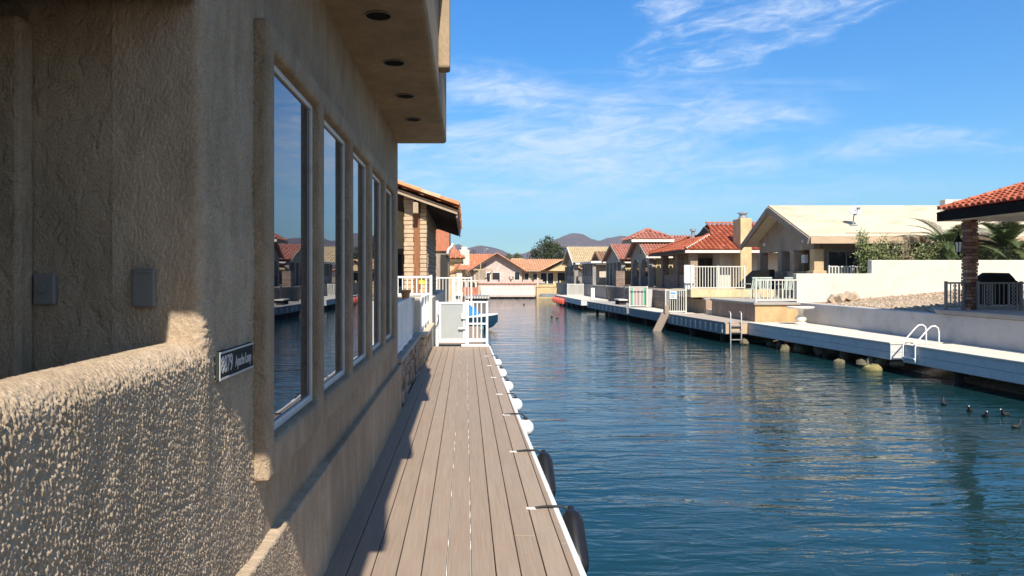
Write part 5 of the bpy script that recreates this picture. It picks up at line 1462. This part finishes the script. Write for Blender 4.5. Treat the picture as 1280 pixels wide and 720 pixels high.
for q in (((AX, A0, AZ + .08), (AX + hx, A0 + yk, zh + .1)), ((AX, A1, AZ + .08), (AX + hx, A1 - yk, zh + .1)), ((AX + hx + .5, YRG, ZRG + .09), (XR_, YRG, ZRG + .09))): caps(MB(), q[0], q[1], .11, .36, 4).obj('ridge_cap', M['tile_red'], rh)
mo = MB()
for k in range(14):
    p = Vector((AX, A0, AZ + .06)).lerp(Vector((AX + hx, A0 + yk, zh + .08)), (k + .5) / 14); mo.obox(p + Vector((.03, -.1, .03)), (.09, .06, .07), Matrix.Identity(3))
mo.obj('mortar', M['fascia_white'], rh)
MB().prism([(A0 + yk + .1, zh - .02), (A1 - yk - .1, zh - .02), (YRG, ZRG - .12)], 'x', AX + hx + .35, AX + hx + .5).obj('gablet', M['dark_wood'], rh)
MB().box(AX + .02, XR_, A0 - .03, A0 + .03, AZ - .17, AZ - .02).obj('fascia', M['fascia_white'], rh)
MB().box(AX - .03, AX + .03, A0, A1, AZ - .17, AZ - .02).obj('fascia', M['dark_wood'], rh)
MB().box(AX + .1, XR_, A0 + .1, A1 - .1, AZ - .16, AZ - .13).obj('ceiling', M['taupe'], rh)
for y in (43.4, 46.1, 49.6): MB().box(13.2, 13.62, y, y + .42, 1.62, AZ - .165).obj('brick_column', M['brick_tan'] if y < 44 else M['brick_grey'], rh)
for (y0, y1) in ((43.85, 46.05), (46.55, 49.55)): MB().box(13.3, 13.5, y0, y1, 1.62, 2.45).obj('porch_wall', M['brick_grey'], rh)
MB().box(15.2, 26, 44.2, 51.2, 1.6, 3.78).obj('wall', M['white_wall'], rh)
MB().box(14.3, 15.19, 45.6, 51, 1.6, 3.78).obj('wall', M['taupe'], rh)
for x in (14.35, 14.8):
    f = MB().box(x, x + .4, 45.53, 45.59, 1.75, 3.5).obj('door', M['dark_wood'], rh); MB().box(x + .06, x + .34, 45.5, 45.525, 1.9, 3.4).obj('pane', M['glass_far'], f)
cn = MB().box(15.95, 16.6, 42.9, 44.15, 1.5, 5.75).obj('chimney', M['yellow_stucco'], rh, bevel=.02)
MB().lathe((16.3, 43.5, 5.75), [(.26, 0), (.26, .12), (.2, .14), (.2, .3), (.3, .31), (.3, .37), (.05, .42)], 14).obj('flue_cap', M['galv'], cn)
MB().lathe((15.0, 48.8, 4.9), [(.12, 0), (.12, .45), (.2, .46), (.2, .6), (.05, .63)], 10).obj('flue', M['galv'], rh)
single(MB().box(9.9, 10.35, 33.5, 33.56, 1.802, 2.9), 'gate_panel', M['dock_white'], 'white panel gate at the left end of the cream terrace railing', 'gate', bevel=.01)
single(MB().prism([(12.5, 1.45), (13.9, 1.45), (13.9, 2.7), (13.3, 2.65), (12.55, 1.95)], 'y', 33.2, 34.4), 'black_prism', M['black'], 'slant topped black block in the gap beside the beige house', 'cover', bevel=.06)  # plain black prism with a slanted top, filling the gap between houses

# ================================================================== arched porch house with hipped cap
ah = thing('arched_porch_house', 'grey gable house with two porch arches and a hipped cap over rose tile roof', 'house', (14, 55, 1.6))
B0, B1, BX, BZ = 52.0, 58.5, 12.7, 3.86; BYR, BZR = 55.25, 5.40
for k, (ya, sgn) in enumerate(((B0, 1), (B1, -1))):
    d = Vector((0, BYR - ya, BZR - BZ)); rectroof(ah, M['tile_pink'], (BX, ya, BZ), (1, 0, 0), d, 12, d.length, None, 110 + k, .22)
pts = [(B0 + .35, 1.6), (B1 - .35, 1.6), (B1 - .35, 4.0), (BYR, 5.25), (B0 + .35, 4.0)]
# gable front with two arched openings: bridge of strips
def arch_wall(x0, x1, y0, y1, z0, zs, ztopfn, arches, t, mat):
    """wall in the YZ plane built of strips between openings; arches: (ya, yb, springing z)"""
    ys_ = sorted(set([y0, y1, BYR] + [a + (b - a) * k / 10 for a, b, _ in arches for k in range(11)]))
    m_ = MB()
    for a, b in zip(ys_, ys_[1:]):
        mid = (a + b) / 2; zb0 = zb1 = z0
        for (p, q, s) in arches:
            if p < mid < q:
                r_ = (q - p) / 2; c_ = (p + q) / 2
                zb0 = s + math.sqrt(max(0, r_ * r_ - (a - c_) ** 2)) * .8; zb1 = s + math.sqrt(max(0, r_ * r_ - (b - c_) ** 2)) * .8
        m_.hexa([(x0, a, zb0), (x1, a, zb0), (x1, b, zb1), (x0, b, zb1), (x0, a, ztopfn(a)), (x1, a, ztopfn(a)), (x1, b, ztopfn(b)), (x0, b, ztopfn(b))])
    return m_.obj('front_wall', mat, t)
arch_wall(13.0, 13.3, B0 + .35, B1 - .35, 1.6, 0, lambda y: 5.2 - abs(y - BYR) * .46, [(52.75, 55.0, 2.75), (55.5, 57.75, 2.75)], ah, M['grey_stucco'])
for (a, b) in ((52.8, 54.95), (55.55, 57.7)): MB().box(13.06, 13.14, a, b, 1.62, 2.35).obj('arch_rail', M['dock_dark'], ah)
MB().box(12.92, 12.99, 54.75, 55.75, 4.05, 4.95).obj('gable_vent', M['taupe'], ah)
MB().box(15.6, 24, B0 + .5, B1 - .5, 1.6, 4.0).obj('wall', M['pale_stucco'], ah)
MB().box(13.5, 15.59, B0 + .4, B0 + .6, 1.6, 3.8).obj('side_wall', M['cream'], ah)
for y in (53.2, 56): 
    f = MB().box(15.52, 15.59, y, y + 1.1, 1.8, 3.3).obj('window', M['dark_wood'], ah); MB().box(15.49, 15.515, y + .1, y + 1.0, 1.9, 3.2).obj('pane', M['glass_far'], f)
for y in (53.9, 56.6): MB().sphere((13.02, y - .9, 3.55), .11, 10, 8).obj('globe_lamp', M['lamp_glass'], ah)
for a, b in (((BX - .04, B0, BZ - .08), (BX - .04, BYR, BZR - .08)), ((BX - .04, B1, BZ - .08), (BX - .04, BYR, BZR - .08))):
    MB().beam(a, b, .08, .2).obj('bargeboard', M['taupe'], ah)
MB().box(BX, 24, B0 - .04, B0 + .02, BZ - .2, BZ - .02).obj('fascia', M['fascia_white'], ah)
CX0, CX1, CY0, CY1, CZ = 12.05, 15.1, 53.6, 56.9, 5.04
MB().box(CX0 + .08, CX1 - .08, CY0 + .08, CY1 - .08, 4.9, CZ - .01).obj('cap_soffit', M['taupe'], ah)
MB().box(CX0 - .02, CX1 + .02, CY0 - .02, CY0 + .04, CZ - .17, CZ + .02).obj('cap_fascia', M['fascia_white'], ah)
MB().box(CX0 - .02, CX0 + .04, CY0 + .045, CY1, CZ - .17, CZ + .02).obj('cap_fascia', M['taupe'], ah)
cxm, cym, cz = (CX0 + CX1) / 2, (CY0 + CY1) / 2, 5.80
h1 = Vector((0, cym - CY0, cz - CZ)); w1 = CX1 - CX0
rectroof(ah, M['tile_pink'], (CX0, CY0, CZ + .03), (1, 0, 0), h1, w1, h1.length, [(0, 0), (w1, 0), (w1 / 2, h1.length)], 115)
h1 = Vector((cxm - CX0, 0, cz - CZ)); w1 = CY1 - CY0
rectroof(ah, M['tile_pink'], (CX0, CY0, CZ + .03), (0, 1, 0), h1, w1, h1.length, [(0, 0), (w1, 0), (w1 / 2, h1.length)], 116)
h1 = Vector((cxm - CX1, 0, cz - CZ))
rectroof(ah, M['tile_pink'], (CX1, CY0, CZ + .03), (0, 1, 0), h1, w1, h1.length, [(0, 0), (w1, 0), (w1 / 2, h1.length)], 117)
h1 = Vector((0, cym - CY1, cz - CZ)); w1 = CX1 - CX0
rectroof(ah, M['tile_pink'], (CX0, CY1, CZ + .03), (1, 0, 0), h1, w1, h1.length, [(0, 0), (w1, 0), (w1 / 2, h1.length)], 118)
cm = MB()
for (x, y) in ((CX0, CY0), (CX1, CY0), (CX0, CY1)): caps(MB(), (x, y, CZ + .1), (cxm, cym, cz + .1), .11, .36, 6).obj('ridge_cap', M['tile_pink'], ah)
for y, nm in ((51.75, 0),): single(MB().box(10.3, 10.9, 50.6, 51.2, 1.6, 2.75), 'boulder_pier', M['brick_grey'], 'grey brown brick pier between red tile house and arched porch house', 'pier')

# ================================================================== farther porch houses
eh = thing('rose_gable_house', 'narrow gable porch house with rose tile roof next to the arched porch house', 'house', (13, 62.5, 1.6))
E0, E1_, EX, EZ = 58.9, 66.2, 12.25, 3.72; EYR, EZR = 62.4, 5.06
for k, ya in enumerate((E0, E1_)):
    d = Vector((0, EYR - ya, EZR - EZ)); rectroof(eh, M['tile_pink'], (EX, ya, EZ), (1, 0, 0), d, 9, d.length, None, 120 + k, .22)
MB().prism([(E0 + .4, 3.5), (E1_ - .4, 3.5), (E1_ - .4, 3.72), (EYR, 4.88), (E0 + .4, 3.72)], 'x', 12.5, 12.7).obj('gable', M['grey_stucco'], eh)
for y in (59.3, 60.9, 62.6, 64.2, 65.5): MB().box(12.5, 12.8, y, y + .35, 1.6, 3.5).obj('column', M['grey_stucco'], eh)
MB().box(12.55, 12.65, 59.7, 65.5, 1.7, 2.45).obj('porch_rail', M['dock_dark'], eh)
MB().box(15, 21, E0 + .4, E1_ - .4, 1.6, 3.7).obj('wall', M['pale_stucco'], eh)
for y in (60, 63):
    f = MB().box(14.93, 14.99, y, y + 1.4, 1.7, 3.2).obj('window', M['dark_wood'], eh); MB().box(14.9, 14.925, y + .1, y + 1.3, 1.8, 3.1).obj('pane', M['glass_far'], f)
for ya in (E0, E1_): MB().beam((EX - .04, ya, EZ - .08), (EX - .04, EYR, EZR - .08), .08, .2).obj('bargeboard', M['taupe'], eh)

fh = thing('flat_porch_house', 'porch house with white edged flat roof and small brown gable', 'house', (13, 70, 1.6))
MB().box(11.3, 20, 66.6, 73.2, 3.55, 3.75).obj('flat_roof', M['fascia_white'], fh, bevel=.02)
for y in (66.9, 68.4, 69.9, 71.5, 72.7): MB().box(11.5, 11.8, y, y + .3, 1.6, 3.55).obj('column', M['grey_stucco'], fh)
MB().box(11.55, 11.65, 67.2, 72.7, 1.65, 2.4).obj('porch_wall', M['grey_stucco'], fh)
MB().box(14, 20, 67, 73, 1.6, 3.55).obj('wall', M['yellow_stucco'], fh)
f = MB().box(13.93, 13.99, 68.2, 69.4, 1.8, 3.2).obj('window', M['dark_wood'], fh); MB().box(13.9, 13.925, 68.3, 69.3, 1.9, 3.1).obj('pane', M['glass_far'], fh if False else f)
for k, ya in enumerate((67.4, 72.4)):
    d = Vector((0, 69.9 - ya, .92)); rectroof(fh, M['tile_brown'], (12.2, ya, 3.78), (1, 0, 0), d, 7, d.length, None, 130 + k)
MB().prism([(67.9, 3.75), (71.9, 3.75), (69.9, 4.52)], 'x', 12.5, 12.7).obj('gable', M['dark_wood'], fh)

gh = thing('sand_roof_house', 'farthest gable porch house on the right bank with pale sand tile roof', 'house', (13, 78, 1.6))
G0, G1, GX, GZ = 74.0, 82.0, 10.75, 3.72; GYR, GZR = 78, 5.46
for k, ya in enumerate((G0, G1)):
    d = Vector((0, GYR - ya, GZR - GZ)); rectroof(gh, M['tile_sand'], (GX, ya, GZ), (1, 0, 0), d, 9, d.length, None, 140 + k, .2, .42)
MB().prism([(G0 + .5, 3.4), (G1 - .5, 3.4), (G1 - .5, 3.7), (GYR, 5.22), (G0 + .5, 3.7)], 'x', 11.2, 11.4).obj('gable', M['grey_stucco'], gh)
for y in (74.5, 78, 81.2): MB().box(10.95, 11.35, y, y + .4, 1.6, 3.4).obj('column', M['grey_stucco'], gh)
MB().box(11.1, 11.25, 75, 81, 1.65, 2.4).obj('porch_wall', M['grey_stucco'], gh)
MB().box(13.5, 19, 74.6, 81.4, 1.6, 3.7).obj('wall', M['pale_stucco'], gh)
MB().box(11.0, 19.5, 73.95, 74.0, 3.55, 3.72).obj('fascia', M['fascia_white'], gh)
for ya in (G0, G1): MB().beam((GX - .04, ya, GZ - .1), (GX - .04, GYR, GZR - .1), .08, .22).obj('bargeboard', M['fascia_white'], gh)

# ================================================================== the air between here and the mountains
hzm = bpy.data.materials.new('desert_haze'); hzm.use_nodes = True
hN = hzm.node_tree.nodes; hL = hzm.node_tree.links; hN.clear()
ho = hN.new('ShaderNodeOutputMaterial'); hv = hN.new('ShaderNodeVolumePrincipled'); hL.new(hv.outputs[0], ho.inputs['Volume'])
hv.inputs['Color'].default_value = (.72, .8, 1, 1); hv.inputs['Density'].default_value = .00016; hv.inputs['Anisotropy'].default_value = .2
MB().box(-5900, 5900, -5900, 5900, -3.2, 330).obj('haze', hzm, kind='stuff')
